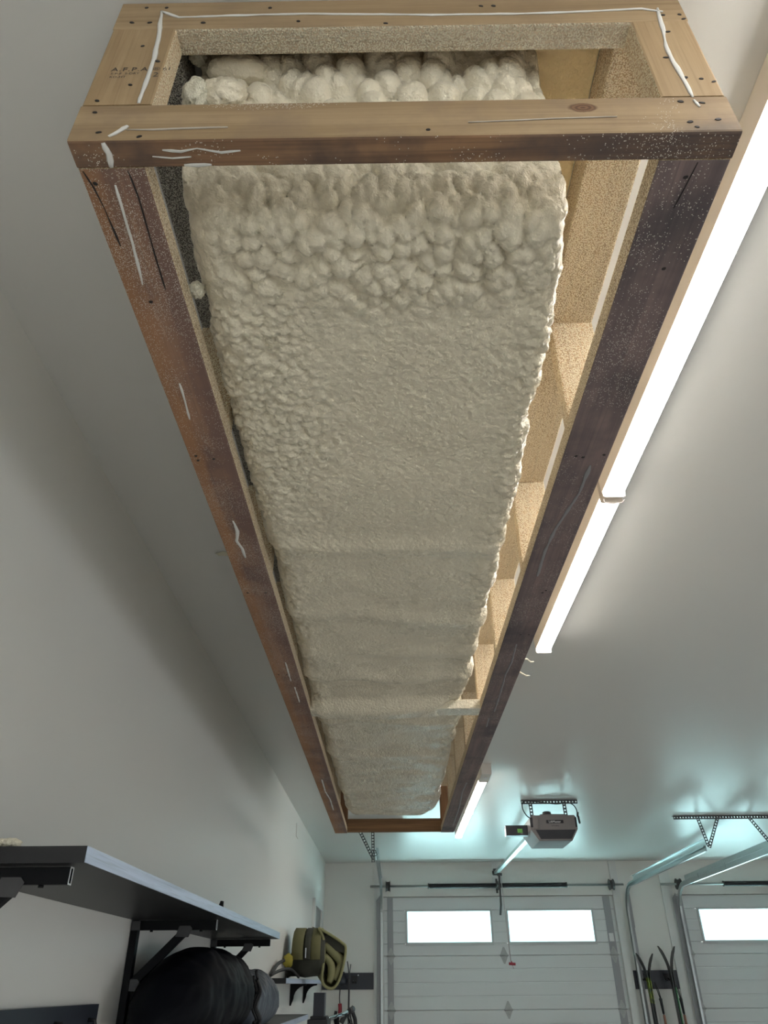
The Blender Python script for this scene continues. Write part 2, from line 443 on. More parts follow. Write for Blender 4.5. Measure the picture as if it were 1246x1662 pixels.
def garage_door(idx, x0, x1):
    y = DY + .035
    yb = y + .039
    root = thing('door_%d' % idx, ((x0 + x1) / 2, y + .02, FL), None, None); root['kind'] = 'structure'
    zs = [DTOP - .003, .279, -.255, -.789, FL + .01]
    wins = [(x0 + .277, x0 + 1.31), (x0 + 1.504, x0 + 2.545)]
    wz = (.405, .755)
    for i in range(4):
        z1, z0 = zs[i], zs[i + 1]
        if i == 0:
            mb = MB()
            cols = [(x0 + .002, wins[0][0]), (wins[0][1], wins[1][0]), (wins[1][1], x1 - .002)]
            for a, b in cols: 
                mb.prism(section_profile(wz[0], wz[1], 2, y), 0, a, b)
            mb.prism(section_profile(z0, wz[0], 0, y + .0005), 0, x0 + .002, x1 - .002)
            mb.prism(section_profile(wz[1], z1, 0, y + .0005), 0, x0 + .002, x1 - .002)
            mb.build('section', M['door'], root)
        else:
            MB().prism(section_profile(z0, z1, 3, y), 0, x0 + .002, x1 - .002).build('section', M['door'], root)
    mb = MB()
    for a, b, c, d in ((x0 - .0, x1 + .0, FL, wz[0] - .03), (x0, x1, wz[1] + .03, DTOP), (x0, wins[0][0] - .02, wz[0] - .03, wz[1] + .03), (wins[0][1] + .02, wins[1][0] - .02, wz[0] - .03, wz[1] + .03), (wins[1][1] + .02, x1, wz[0] - .03, wz[1] + .03)):
        mb.box(a, b, y + .0385, y + .05, c, d)
    mb.build('outer_skin', M['door'], root)
    for a, b in wins:
        mb = MB(); t = .024
        mb.box(a - .012, b + .012, y - .014, y + .001, wz[0] - .02, wz[0] + .012); mb.box(a - .012, b + .012, y - .014, y + .001, wz[1] - .012, wz[1] + .012)
        mb.box(a - .012, a + .012, y - .014, y + .001, wz[0] + .012, wz[1] - .012); mb.box(b - .012, b + .012, y - .014, y + .001, wz[0] + .012, wz[1] - .012)
        f = mb.build('window_frame', M['wframe'], root)
        MB().box(a + .001, b - .001, y + .018, y + .022, wz[0] + .001, wz[1] - .001).build('pane', M['glass'], f)
    for a, b in ((x0 + .045, x0 + .115), (x1 - .125, x1 - .04)):
        MB().box(a, b, y - .006, y - .0003, FL + .02, DTOP - .012).build('end_stile', M['stile'], root)
    for z in zs[1:4]:
        for x in (x0 + .085, (x0 + x1) / 2 + .02, x1 - .085):
            mb = MB(); hinge(mb, x, z, y - (.007 if x != (x0 + x1) / 2 + .02 else 0)); mb.build('hinge', M['hinge'], root)
    if idx == 1:
        mb = MB().box(x1 - .112, x1 - .058, y - .0085, y - .0062, .415, .50); mb.build('label_plate', M['white'], root)
    # daylight portals: guide sky sampling through the panes
    for a, b in wins:
        portal(((a + b) / 2, y + .05, (wz[0] + wz[1]) / 2), b - a, wz[1] - wz[0], (math.radians(-90), 0, 0))
garage_door(1, *D1)
garage_door(2, *D2)

# ------------------------------------------------------------------ timber soffit frame
FR = thing('soffit_frame', (0, 0, KZ), 'open box frame of pine two-by-fours hung under the ceiling around the foam', 'timber frame')
XL, XR, IL, IR = -.403, .4525, -.314, .3575
Y0, Y1, YE = .512, .550, 5.56
ZB, ZS, ZP = .900, .938, 1.205
CT = CE - .0015
XS = -.016          # the right side runs slightly inwards towards the doors
front_top = lumber('top_rail', 0, (XL, Y0, 1.195), (XR, Y1, CT), FR, {'-z': M['coatX'], '*': M['pineX']})
front_bottom = lumber('bottom_rail', 0, (XL, Y0, ZB), (XR, Y1, .985), FR, {'-z': M['underX'], '+z': M['coatX'], '+y': M['coatX'], '-x': M['sideL'], '*': M['pineK']}, label='lowest front rail with a dark knot and a darker underside')
stud_fl = lumber('stud', 2, (XL, Y0, .985), (-.308, Y1, 1.195), FR, {'+x': M['coatZ'], '*': M['pineZ']}, label='front stud with a black grade stamp')
stud_fr = lumber('stud', 2, (.367, Y0, .985), (XR, Y1, 1.195), FR, {'-x': M['coatZ'], '*': M['pineZ']})
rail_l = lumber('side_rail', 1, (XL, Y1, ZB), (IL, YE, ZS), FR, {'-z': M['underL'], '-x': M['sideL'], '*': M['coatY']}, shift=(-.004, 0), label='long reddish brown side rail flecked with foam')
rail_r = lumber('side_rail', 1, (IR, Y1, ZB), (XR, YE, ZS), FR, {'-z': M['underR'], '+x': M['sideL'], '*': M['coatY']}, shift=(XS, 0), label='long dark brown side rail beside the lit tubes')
for (a, b, sh, fm) in ((XL, IL, 0, M['coatD']), (IR - .003, XR - .003, XS, M['coatY'])):
    lumber('top_plate', 1, (a, Y1, ZP), (b, YE, ZP + .0385), FR, {'*': fm}, shift=(sh, 0))
    lumber('top_plate', 1, (a, Y1, ZP + .0385), (b, YE, CT), FR, {'*': fm}, shift=(sh, 0))
for k, y in enumerate((1.107, 1.705, 2.300, 2.890, 3.49, 4.08, 4.68, 5.515)):
    s = XS * (y - Y1) / (YE - Y1)
    wm = M['brownZ'] if k == 7 else M['coatZ']
    lumber('stud', 2, (IR + s + .001, y, ZS), (XR + s - .003, y + .038, ZP), FR, {'*': wm})
    lumber('stud', 2, (XL, y, ZS), (IL - .002, y + .038, ZP), FR, {'*': wm})
lumber('cross_brace', 0, (IL - .002, 2.800, ZB + .0005), (IR - .008, 2.888, ZS), FR, {'*': M['foam']})
lumber('end_rail', 0, (IL - .003, 5.505, ZB), (IR - .015, 5.543, .985), FR, {'*': M['brown']}, label='brown end rail nearest the garage doors')
lumber('top_rail', 0, (IL - .003, 5.505, 1.195), (IR - .015, 5.543, CT), FR, {'*': M['brown']})

NAIL_F=[(-0.364, 1.265), (-0.333, 1.264), (-0.378, 1.217), (-0.351, 1.216), (-0.349, 1.144), (-0.32, 1.099), (-0.347, 1.035), (-0.27, 1.213), (-0.127, 1.213), (0.004, 1.202), (-0.173, 1.258), (0.15, 1.253), (0.169, 1.253), (-0.384, 0.995), (-0.381, 0.966), (-0.366, 0.918), (-0.312, 0.907), (0.419, 1.214), (0.444, 1.215), (0.447, 1.201), (0.415, 1.162), (0.396, 1.087), (0.411, 1.032), (0.431, 1.028), (0.446, 1.02), (0.39, 0.971), (0.417, 0.967), (0.391, 0.922), (0.428, 0.927), (0.397, 0.91), (0.056, 0.913)]
NAIL_B=[(-0.387, 0.571), (-0.369, 0.772), (-0.389, 1.168), (-0.388, 1.183), (-0.355, 1.179), (-0.388, 1.782), (-0.339, 1.783), (-0.387, 2.409), (-0.359, 2.41), (-0.345, 3.021), (-0.345, 3.626), (0.401, 0.574), (0.418, 0.722), (0.383, 1.184), (0.398, 1.188), (0.439, 1.181), (0.427, 1.787), (0.42, 1.801), (0.402, 2.086), (0.427, 2.087), (0.435, 3.229), (0.43, 3.655)]
rnd = random.Random(4)
def nails():
    protoF = protoB = None
    for x, z in NAIL_F:
        par = front_top if z > 1.195 else front_bottom if z < .985 else (stud_fl if x < 0 else stud_fr)
        mb = MB(); n = 9
        mb.loft([[(.0036 * math.cos(2 * math.pi * k / n), 0, .0028 * math.sin(2 * math.pi * k / n)) for k in range(n)],
                 [(.0030 * math.cos(2 * math.pi * k / n), -.0009, .0023 * math.sin(2 * math.pi * k / n)) for k in range(n)]], 0, False)
        if protoF is None:
            o = mb.build('nail', M['nail'], par); protoF = o.data
            for v in o.data.vertices: v.co -= Vector((0, 0, ZC)) - ORG[par.name]
        else:
            o = bpy.data.objects.new('nail', protoF); COL.objects.link(o); o.parent = par
        o.location = (x, Y0 - .0001, z + ZC - (KZ + ZC)); o.rotation_euler = (0, rnd.uniform(-.6, .6), 0)
        o.scale = (rnd.uniform(.8, 1.3), 1, rnd.uniform(.7, 1.1))
    for x, y in NAIL_B:
        par = rail_l if x < 0 else rail_r
        o = bpy.data.objects.new('nail', protoF); COL.objects.link(o); o.parent = par
        o.location = (x, y, ZB - .0001 - KZ); o.rotation_euler = (math.radians(90), 0, rnd.uniform(-.6, .6))
nails()

BEAD_F=[[(-0.339, 1.252), (-0.309, 1.231), (-0.207, 1.235), (-0.113, 1.236), (0.073, 1.226), (0.213, 1.225), (0.306, 1.229), (0.391, 1.235), (0.421, 1.224)], [(-0.339, 1.252), (-0.33, 1.171), (-0.326, 1.107), (-0.327, 1.04), (-0.327, 0.987)], [(0.415, 1.236), (0.409, 1.166), (0.403, 1.12), (0.404, 1.076), (0.407, 1.029), (0.409, 0.981)], [(-0.351, 0.908), (-0.339, 0.922), (-0.331, 0.932)], [(-0.331, 0.923), (-0.296, 0.922), (-0.224, 0.925), (-0.201, 0.925)], [(0.108, 0.928), (0.22, 0.934), (0.3, 0.936)], [(0.408, 0.974), (0.412, 0.957)]]
BEAD_B=[[(-0.358, 0.5135), (-0.356, 0.54), (-0.361, 0.573)], [(-0.361, 0.573), (-0.363, 0.615), (-0.365, 0.665), (-0.372, 0.738)], [(-0.37, 0.956), (-0.371, 1.002), (-0.375, 1.054)], [(-0.36, 1.414), (-0.357, 1.46), (-0.368, 1.505), (-0.361, 1.541), (-0.361, 1.587)], [(-0.349, 2.295), (-0.352, 2.471)], [(-0.346, 2.534), (-0.347, 2.705)], [(-0.366, 3.942), (-0.37, 4.232), (-0.358, 4.442), (-0.361, 4.744)], [(0.419, 1.216), (0.418, 1.317), (0.406, 1.391), (0.393, 1.471), (0.387, 1.573), (0.39, 1.703)], [(0.399, 2.159), (0.405, 2.316), (0.399, 2.431), (0.405, 2.623), (0.408, 2.84)], [(0.395, 2.919), (0.398, 3.045)], [(0.399, 4.042), (0.393, 4.264), (0.408, 4.686), (0.412, 5.3)]]
def bead(pts, wid, place, th=.0012, seed=0):
    P = []
    for a, b in zip(pts[:-1], pts[1:]):
        L = math.dist(a, b); k = max(2, int(L / .012))
        for i in range(k): P.append((a[0] + (b[0] - a[0]) * i / k, a[1] + (b[1] - a[1]) * i / k))
    P.append(pts[-1]); rings = []
    for i, p in enumerate(P):
        q0, q1 = P[max(0, i - 1)], P[min(len(P) - 1, i + 1)]
        d = Vector((q1[0] - q0[0], q1[1] - q0[1])).normalized(); nx, ny = -d.y, d.x
        ww = wid * (.75 + .6 * noise.noise((i * .35 + seed * 9.1, seed, 0))) * (.6 if i in (0, len(P) - 1) else 1)
        wob = .25 * wid * noise.noise((i * .5, seed * 3.7, 5))
        rings.append([place(p[0] + nx * (ww * s + wob), p[1] + ny * (ww * s + wob), h * th) for s, h in ((-1, 0), (-.6, 1), (.6, 1), (1, 0))])
    return MB().loft(rings, 0, True, True)
for i, l in enumerate(BEAD_F):
    par = (front_top, stud_fl, stud_fr, front_bottom, front_bottom, front_bottom, front_bottom)[i]
    if i in (1, 2): l = [p for p in l]
    bead(l, (.0036, .0046, .0046, .005, .0022, .0014, .0036)[i], lambda a, b, h: (a, Y0 - .0002 - h, b), seed=i).build('glue_bead', M['glue'] if i not in (4, 5) else M['gluef'], par)
for i, l in enumerate(BEAD_B):
    par = rail_l if l[0][0] < 0 else rail_r
    if i == 0:
        par = front_bottom
        l = [(-.358, .515), (-.355, .53), (-.358, .548)]
    wd = (.006, .0028, .0026, .005, .0035, .0035, .005, .005, .004, .0035, .005)[i]
    bead(l, wd, lambda a, b, h: (a, b, ZB - .0002 - h), seed=i + 20).build('glue_bead', M['glue'] if i < 7 else M['glueg'], par)

for i, (l, wd) in enumerate((([(-.262, .5465), (-.243, .547), (-.226, .5465)], .005), ([(-.285, .526), (-.262, .528), (-.24, .524), (-.21, .530), (-.185, .528)], .0035), ([(-.30, .534), (-.275, .537), (-.25, .535)], .0025))):
    bead(l, wd * .65, lambda a, b, h: (a, b, ZB - .0002 - h), .0008, seed=i + 50).build('foam_smear', M['glue'], front_bottom)
for l, par in (([(-0.397, 0.553), (-0.391, 0.576), (-0.387, 0.61), (-0.384, 0.669)], rail_l), ([(-0.338, 0.553), (-0.335, 0.592), (-0.337, 0.642), (-0.339, 0.70), (-0.34, 0.748)], rail_l), ([(.41, .553), (.405, .59), (.40, .62)], rail_r)):
    bead(l, .0016, lambda a, b, h: (a, b, ZB - .0002 - h), .0004, seed=int(l[0][0] * 100)).build('crack', M['nail'], par)
def text_mesh(name, body, size, mat, parent, place, align='LEFT', extr=0, spacing=1):
    cu = bpy.data.curves.new(name, 'FONT'); cu.body = body; cu.size = size; cu.align_x = align; cu.resolution_u = 2
    cu.space_character = spacing
    tmp = bpy.data.objects.new('tmp', cu); COL.objects.link(tmp)
    dg = bpy.context.evaluated_depsgraph_get()
    me = bpy.data.meshes.new_from_object(tmp.evaluated_get(dg)); bpy.data.objects.remove(tmp)
    off = Vector((0, 0, ZC)) - ORG[parent.name]
    for v in me.vertices: v.co = Vector(place(v.co.x, v.co.y)) + off
    me.materials.clear(); me.materials.append(mat); me.name = name
    o = bpy.data.objects.new(name, me); COL.objects.link(o); o.parent = parent; ORG[o.name] = ORG[parent.name]
    return o
pl = lambda x0, z0: (lambda a, b: (x0 + a, Y0 - .0006, z0 + b))
text_mesh('grade_stamp', 'A.F.P.A.', .015, M['ink'], stud_fl, pl(-.381, 1.072), spacing=1.15)
text_mesh('grade_stamp', '® 61', .013, M['ink'], stud_fl, pl(-.3225, 1.073))
text_mesh('grade_stamp', '2', .017, M['ink'], stud_fl, pl(-.3205, 1.056))
text_mesh('grade_stamp', 'S-P-F  S-DRY', .0075, M['ink'], stud_fl, pl(-.380, 1.063))
text_mesh('grade_stamp', 'KD-HT', .0075, M['ink'], stud_fl, pl(-.380, 1.054))

# ------------------------------------------------------------------ sprayed foam round the duct
def vor(p, s):
    d = noise.voronoi((p[0] * s, p[1] * s, p[2] * s))[0]
    return d[0], d[1]

def dome(d):
    return .75 * math.sqrt(max(0, 1 - (d[0] / .72) ** 2)) + .25 * (1 - math.exp(-7 * (d[1] - d[0])))

def build_foam():
    X0, X1, ZBOT = -.306, .284, .932
    rows = []          # (y, z of underside)
    zt = CE - .002
    nz = 78
    for i in range(nz):
        t = i / nz; rows.append((.574 + .062 * t + .006 * math.sin(t * 3.1), zt - (zt - .995) * t))
    for i in range(18):
        a = math.pi / 2 * (i / 18); r = .055
        rows.append((.636 + r * (1 - math.cos(a)), .992 - (.992 - ZBOT) * math.sin(a)))
    y = rows[-1][0] + .0033
    while y < 5.10:
        rows.append((y, ZBOT)); y += .0033 * max(.9, y)
    ye = rows[-1][0]
    for i in range(1, 20):
        a = math.pi / 2 * i / 20
        rows.append((ye + .09 * math.sin(a), ZBOT + .14 * (1 - math.cos(a))))
    for i in range(8):
        rows.append((ye + .09 + .004 * i, ZBOT + .14 + (zt - ZBOT - .14) * (i + 1) / 8))
    ns, nb = 34, 176
    R = len(rows); C = ns * 2 + nb + 1
    P = np.zeros((R, C, 3))
    for i, (yy, zb) in enumerate(rows):
        hgt = zt - zb
        cr = min(.045, hgt * .45)
        # far end corners are rounded off in plan
        far = max(0, (yy - (ye - .35)) / .45); inset = .09 * far ** 3
        xl = X0 + inset * .5; xr = X1 - .0 - inset * 1.6
        xr -= .034 * max(0, 1 - (yy - .60) / .17)
        xr += .012 * noise.noise((yy * 4, 3, 1)) + .008 * noise.noise((yy * 13, 7, 1))
        xl += .012 * noise.noise((yy * 3.3, 13, 1)) + .010 * noise.noise((yy * 11, 17, 1))
        for j in range(C):
            if j < ns: u = j / ns; x, z = xl, zt - hgt * u
            elif j <= ns + nb: u = (j - ns) / nb; x, z = xl + (xr - xl) * u, zb
            else: u = (j - ns - nb) / ns; x, z = xr, zb + hgt * u
            # rounded lower corners
            dxl, dxr, dz = x - xl, xr - x, z - zb
            for dd, sx, rad in ((dxl, 1, cr * 1.25), (dxr, -1, cr * .8)):
                if dd < rad and dz < rad:
                    cx_ = (xl + rad) if sx > 0 else (xr - rad); cz_ = zb + rad
                    vx, vz = x - cx_, z - cz_; L = math.hypot(vx, vz)
                    if L > rad > 0: x, z = cx_ + vx * rad / L, cz_ + vz * rad / L
            P[i, j] = (x, yy, z)
    # normals of the base form
    dU = np.gradient(P, axis=1); dV = np.gradient(P, axis=0)
    Nn = np.cross(dU, dV); L = np.linalg.norm(Nn, axis=2, keepdims=True); Nn = Nn / np.maximum(L, 1e-9)
    cen = np.array([0, 2.8, 1.15])
    flip = (Nn[R // 2, C // 2, 2] > 0)
    if flip: Nn = -Nn
    H = np.zeros((R, C))
    sm = lambda a, b, x: (lambda t: t * t * (3 - 2 * t))(min(1, max(0, (x - a) / (b - a))))
    for i in range(R):
        for j in range(C):
            x, yy, z = P[i, j]
            q = Vector((x, yy, z))
            front = 1 - sm(.74, .86, yy + .05 * noise.noise(q * 6))          # big lumps over the near end
            leftb = (1 - sm(-.22, -.05, x + .08 * noise.noise(q * 3))) * (1 - sm(1.0, 2.0, yy))
            edge = max(sm(.20, .275, x), 1 - sm(-.305, -.22, x)) * (1 - .6 * sm(2.5, 4.5, yy))
            h = 0
            if front > .02:
                wq = q + Vector((noise.noise(q * 25), noise.noise(q * 25 + Vector((9, 0, 0))), noise.noise(q * 25 + Vector((0, 9, 0))))) * .006
                up = sm(.95, 1.05, z)
                d = vor((wq.x, wq.y * .9, wq.z * .95), 75)
                d2 = vor((wq.x + 5, wq.y * .9, wq.z * .9), 38 - 13 * round(up))
                pil, pil2 = dome(d), dome(d2)
                side = 1 - .65 * sm(.20, .27, abs(x + .01))
                h += front * ((.0045 - .003 * up) * pil + (.0195 + .008 * up) * pil2 * side + .010 * noise.noise(q * 9) - .011 + .001 * up)
            mid = max(leftb, edge * .9) * (1 - front)
            if mid > .02:
                wq = q + Vector((noise.noise(q * 40), noise.noise(q * 40 + Vector((9, 0, 0))), 0)) * .008
                d = vor(wq, 54 if yy < 1.6 else 42)
                h += mid * (.0125 * dome(d) + .005 * noise.noise(q * 14) + .003 * noise.noise(q * 60) - .003)
            calm = 1 - max(front, mid)
            k = 1 - sm(.8, 2.2, yy)
            h += (1 - front) * (.0026 * noise.noise(q * 110) * (.5 + .7 * k) + .0007 * noise.noise(q * 50) + .002 * noise.noise(q * 12))
            # slow waves along the run, a step and a few ripples where passes of spray met
            h += (1 - front) * (.010 * noise.noise((x * 2.2, yy * 2.6, 4)) + .006 * noise.noise((x * 5, yy * 6.5, 9)))
            h += .009 * math.exp(-((yy - 1.60 - .05 * noise.noise((x * 5, 1, 1))) / .035) ** 2)
            if yy > 1.7:
                for yc, am in ((2.02, .010), (2.30, .008), (2.52, .013), (3.06, .012), (3.6, .006)):
                    h += am * math.exp(-((yy - yc - .14 * x - .05 * noise.noise((x * 6, yc, 1))) / .045) ** 2)
            # foam carried down over the cross brace
            h += .047 * math.exp(-((yy - 2.848) / .078) ** 4) * (1 - sm(.17, .25, x + .02 * noise.noise(q * 20))) * (1 if z < 1.0 else 0)
            if z > CE - .012: h *= (CE - z) / .012
            H[i, j] = h
    P2 = P + Nn * H[..., None]
    P2[..., 2] = np.minimum(P2[..., 2], CE - .001)
    P2[..., 1] = np.maximum(P2[..., 1], Y1 + .002)
    P2[..., 0] = np.clip(P2[..., 0], IL + .0025, None)
    idx = np.arange(R * C).reshape(R, C)
    F = np.stack([idx[:-1, :-1], idx[:-1, 1:], idx[1:, 1:], idx[1:, :-1]], -1).reshape(-1, 4)
    me = bpy.data.meshes.new('spray_foam')
    V = P2.reshape(-1, 3) + np.array([0, 0, ZC])
    me.from_pydata(V.tolist(), [], F.tolist())
    me.polygons.foreach_set('use_smooth', [True] * len(F))
    me.materials.append(M['foam'])
    bm = bmesh.new(); bm.from_mesh(me); bmesh.ops.recalc_face_normals(bm, faces=bm.faces); bm.to_mesh(me); bm.free()
    o = bpy.data.objects.new('spray_foam', me); COL.objects.link(o); ORG[o.name] = Vector((0, 0, 0))
    return props(o, 'cream spray foam, lumpy at the near end, wrapping the long duct inside the frame', 'foam insulation')
foam = build_foam()

def lump(mb, c, r, seed, amp=.25, fr=2.2, n=26, m=18, fine=.08):
    def fn(d):
        q = d * fr + Vector((seed * 3.1, seed, 0))
        dd = noise.voronoi(q * 1.6)[0]
        return 1 + amp * noise.noise(q) + fine * 2 * (1 - math.exp(-4 * (dd[1] - dd[0]))) - fine
    return mb.ball(c, r, n, m, 0, fn)
# bits of foam in the left corner of the near opening
lump(MB(), (-.296, .572, 1.243), (.014, .014, .013), 3, .25, 2.5, 30, 22).build('foam_lump', M['foam_crumb'], foam)
lump(MB(), (-.232, .586, 1.222), (.050, .026, .021), 7, .10, 1.6, 40, 30, fine=.03).build('foam_lump', M['foam'], foam)
lump(MB(), (-.285, .580, 1.140), (.022, .020, .034), 9, .25, 2.2, 34, 26).build('foam_lump', M['foam_crumb'], foam)
lump(MB(), (-.245, .584, 1.145), (.034, .024, .030), 12, .2, 2, 34, 26).build('foam_lump', M['foam'], foam)
# thin skin of over-spray on the ceiling board right of the foam
mb = MB()
g = []
for i in range(40):
    yy = Y1 + .001 + (5.50 - Y1) * i / 39
    g.append([(.12 + (.3535 - .12) * j / 6 + (XS * i / 39 if j == 6 else 0), yy, CE - .0015 - .003 - .0012 * noise.noise((i * 1.3, j * 1.7, 2))) for j in range(7)])
mb.loft(g, 0, True, False, False)
mb.build('foam_skin', M['foam_skin'] if 'foam_skin' in M else M['foam'], foam)

o = lump(MB(), (-.308, .793, .951), (.013, .014, .013), 5, .35, 2, 30, 22).build('foam_crumb', M['foam_crumb'], None, label='small cream foam lump stuck on the inner edge of the left side rail', cat='foam scrap')
mb = MB(); lump(mb, (-.585, 2.232, CE - .003), (.028, .014, .003), 6, .4, 3, 16, 8)
mb.build('foam_smear', M['foam_crumb'], None, label='flat cream foam smear on the ceiling just left of the frame', cat='foam scrap')
for k, (yy, dx) in enumerate(((2.30, .0), (2.42, .005))):
    x0 = XR + XS * (yy - Y1) / (YE - Y1)
    pts = [(x0 - .004 + .012 * i + dx * i * .3, yy + .004 * i, .905 + .004 * math.sin(i * 2.2 + k) - .0035 * i * (k + 1) * .6) for i in range(4)]
    MB().tube(pts, [.0028, .003, .0028, .0015], 6).build('foam_drip', M['foam_crumb'], None, cat='foam scrap',
        label=('thin curled foam drip on the dark side rail edge, the nearer of two', 'thin curled foam drip on the dark side rail edge, the farther of two')[k])

# ------------------------------------------------------------------ ceiling light tubes
def led(x0, x1, ya, yb, label, group=None):
    lip = 1.2270  # housing lip added to hold the lens light off the ceiling
    t = thing('strip_light', ((x0 + x1) / 2, (ya + yb) / 2, CE), label, 'ceiling light', group)
    h = CE - .0008
    MB().prism([(x0 - .004, h), (x0, lip), (x0 + .0035, lip), (x0 + .0035, 1.2335), (x1 - .0035, 1.2335), (x1 - .0035, lip), (x1, lip), (x1 + .004, h)], 1, ya + .006, yb - .006).build('housing', M['fix'], t)
    c = (x0 + x1) / 2; hw = (x1 - x0) / 2
    prof = [(x0 + .004, 1.2325)] + [(c + (hw - .004) * math.cos(a), 1.222 - .014 * math.sin(a)) for a in [math.pi - k * math.pi / 10 for k in range(11)]] + [(x1 - .004, 1.2325)]
    MB().prism(prof, 1, ya + .008, yb - .008).build('lens', M['lens'], t)
    for y in (ya, yb - .006):
        MB().prism([(x0 - .004, h), (x0, 1.21), (x0 + .006, 1.207), (x1 - .006, 1.207), (x1, 1.21), (x1 + .004, h)], 1, y, y + .006).build('end_cap', M['fix'], t)
    return t
led(.637, .703, 1.818, 3.005, 'long lit white tube right of the frame, ending beyond the wire loop')
near = led(.637, .703, .60, 1.795, 'longest looking lit white tube, running out of the frame at the upper right')
MB().tube([(.640, 1.800, 1.206), (.643, 1.808, 1.200), (.67, 1.812, 1.197), (.698, 1.808, 1.200), (.702, 1.800, 1.206)], .0022, 6).build('wire_loop', M['rope'], near)
led(.637, .703, -.62, .585, 'lit white tube overhead behind the near one, out of the picture')
far1 = led(.622, .688, 5.42, 6.60, 'short lit tube past the far end of the frame, motion sensor at its near end')
MB().prism([(.618, CE - .0008), (.622, 1.212), (.688, 1.212), (.692, CE - .0008)], 1, 5.20, 5.418).build('sensor_housing', M['fix'], far1)
mb = MB(); mb.tube([(.656, 5.30, 1.2115), (.656, 5.30, 1.204)], [.021, .016], 16); mb.build('motion_sensor', M['white'], far1)
led(.622, .688, 6.605, 7.79, 'lit white tube nearest the garage doors, end to end with the sensor tube')
# ------------------------------------------------------------------ steel: tracks, shaft, hangers, opener
def sweep(mb, path, prof, x, mi=0):
    rings = []
    for i, (y, z) in enumerate(path):
        y0, z0 = path[max(0, i - 1)]; y1, z1 = path[min(len(path) - 1, i + 1)]
        d = Vector((y1 - y0, z1 - z0)).normalized(); n = Vector((-d.y, d.x))
        rings.append([(x + a, y + n.x * b, z + n.y * b) for a, b in prof])
    mb.loft(rings, mi, False, True)

def perf_strip(mb, p0, p1, side, width, pitch=.025, hole=.0085, th=.003):
    """flat steel strip from p0 to p1 pierced by a row of round holes; side = direction across"""
    p0, p1 = Vector(p0), Vector(p1); d = (p1 - p0); L = d.length; d.normalize()
    s = Vector(side); s = (s - d * s.dot(d)).normalized(); nn = d.cross(s)
    n = max(1, round(L / pitch)); pt = L / n; hw = width / 2
    sq = [(-1, -1), (0, -1), (1, -1), (1, 0), (1, 1), (0, 1), (-1, 1), (-1, 0)]
    for k in range(n):
        c = p0 + d * (pt * (k + .5)); vs = []
        for zz in (-th / 2, th / 2):
            for a, b in sq: vs.append(c + d * (a * pt / 2) + s * (b * hw) + nn * zz)
            for q in range(8):
                an = math.radians(-135 + 45 * q); vs.append(c + d * (hole * math.cos(an)) + s * (hole * math.sin(an)) + nn * zz)
        fs = []
        for q in range(8):
            r = (q + 1) % 8
            fs += [(q, r, 8 + r, 8 + q), (16 + q, 24 + q, 24 + r, 16 + r), (8 + q, 8 + r, 24 + r, 24 + q)]
        for q in (0, 1, 4, 5): fs.append((q, q + 1, 17 + q, 16 + q))
        if k == 0: fs += [(6, 7, 23, 22), (7, 0, 16, 23)]
        if k == n - 1: fs += [(2, 3, 19, 18), (3, 4, 20, 19)]
        mb.add(vs, fs)
    return mb

def track(x, side, label, yend=7.22, zt=.985, rise=.02, angle=True):
    """side +1: the channel opens towards +x"""
    t = thing('door_track', (x, 10.0, FL), label, 'door track')
    c = [(0, -.026), (.024, -.026), (.024, -.013), (.021, -.013), (.021, -.023), (.003, -.023), (.003, .023), (.021, .023), (.021, .013), (.024, .013), (.024, .026), (0, .026)]
    c = [(a * side, b) for a, b in c]
    yv, r = 10.02, .30
    zc = zt - r
    mb = MB(); sweep(mb, [(yv, FL + .002), (yv, zc - .05)], c, x); mb.build('vertical_track', M['galv'], t)
    arc = [(yv - r + r * math.cos(a), zc + r * math.sin(a)) for a in [math.pi / 2 * k / 10 for k in range(11)]]
    path = [(yv, zc - .049)] + arc + [(yend, zt + rise)]
    mb = MB(); sweep(mb, path, c, x); mb.build('horizontal_track', M['galv'], t)
    if angle:
        ya = 9.62
        mb = MB()
        mb.obox((x - .0015 * side, ya, zt + .052), (x - .0015 * side, yend - .02, zt + rise + .052), (.0015, 0, 0), (0, 0, .025))
        mb.obox((x + .012 * side, ya, zt + .0755), (x + .012 * side, yend - .02, zt + rise + .0755), (.0135, 0, 0), (0, 0, .0015))
        mb.build('angle_bar', M['galv'], t)
    # jamb angle and flag bracket
    mb = MB(); mb.box(x - .045 * side if side > 0 else x + .0, x if side > 0 else x + .045, 10.05, 10.053, FL + .02, .60)
    mb.build('jamb_angle', M['stile'], t)
    mb = MB(); a, b = sorted((x - .05 * side, x - .002 * side))
    mb.prism([(a, .55), (b, .55), (b, .92), (a, .86)], 1, 10.046, 10.049); mb.build('flag_bracket', M['stile'], t)
    return t
track(-.155, 1, 'bright steel track left of the near garage door, curving up towards the box frame', rise=-.02)
track(2.845, -1, 'pale steel track on the right of the near garage door, carried by the V hanger', rise=.03)
t3 = track(3.455, 1, 'steel track left of the far right garage door, leaving the picture at the right edge', rise=.03)
for (y, z) in ((9.2, .99), (8.4, .995)):
    MB().box(3.448, 3.4535, y - .03, y + .03, z + .0, z + .045).build('splice_clip', M['galv'], t3)

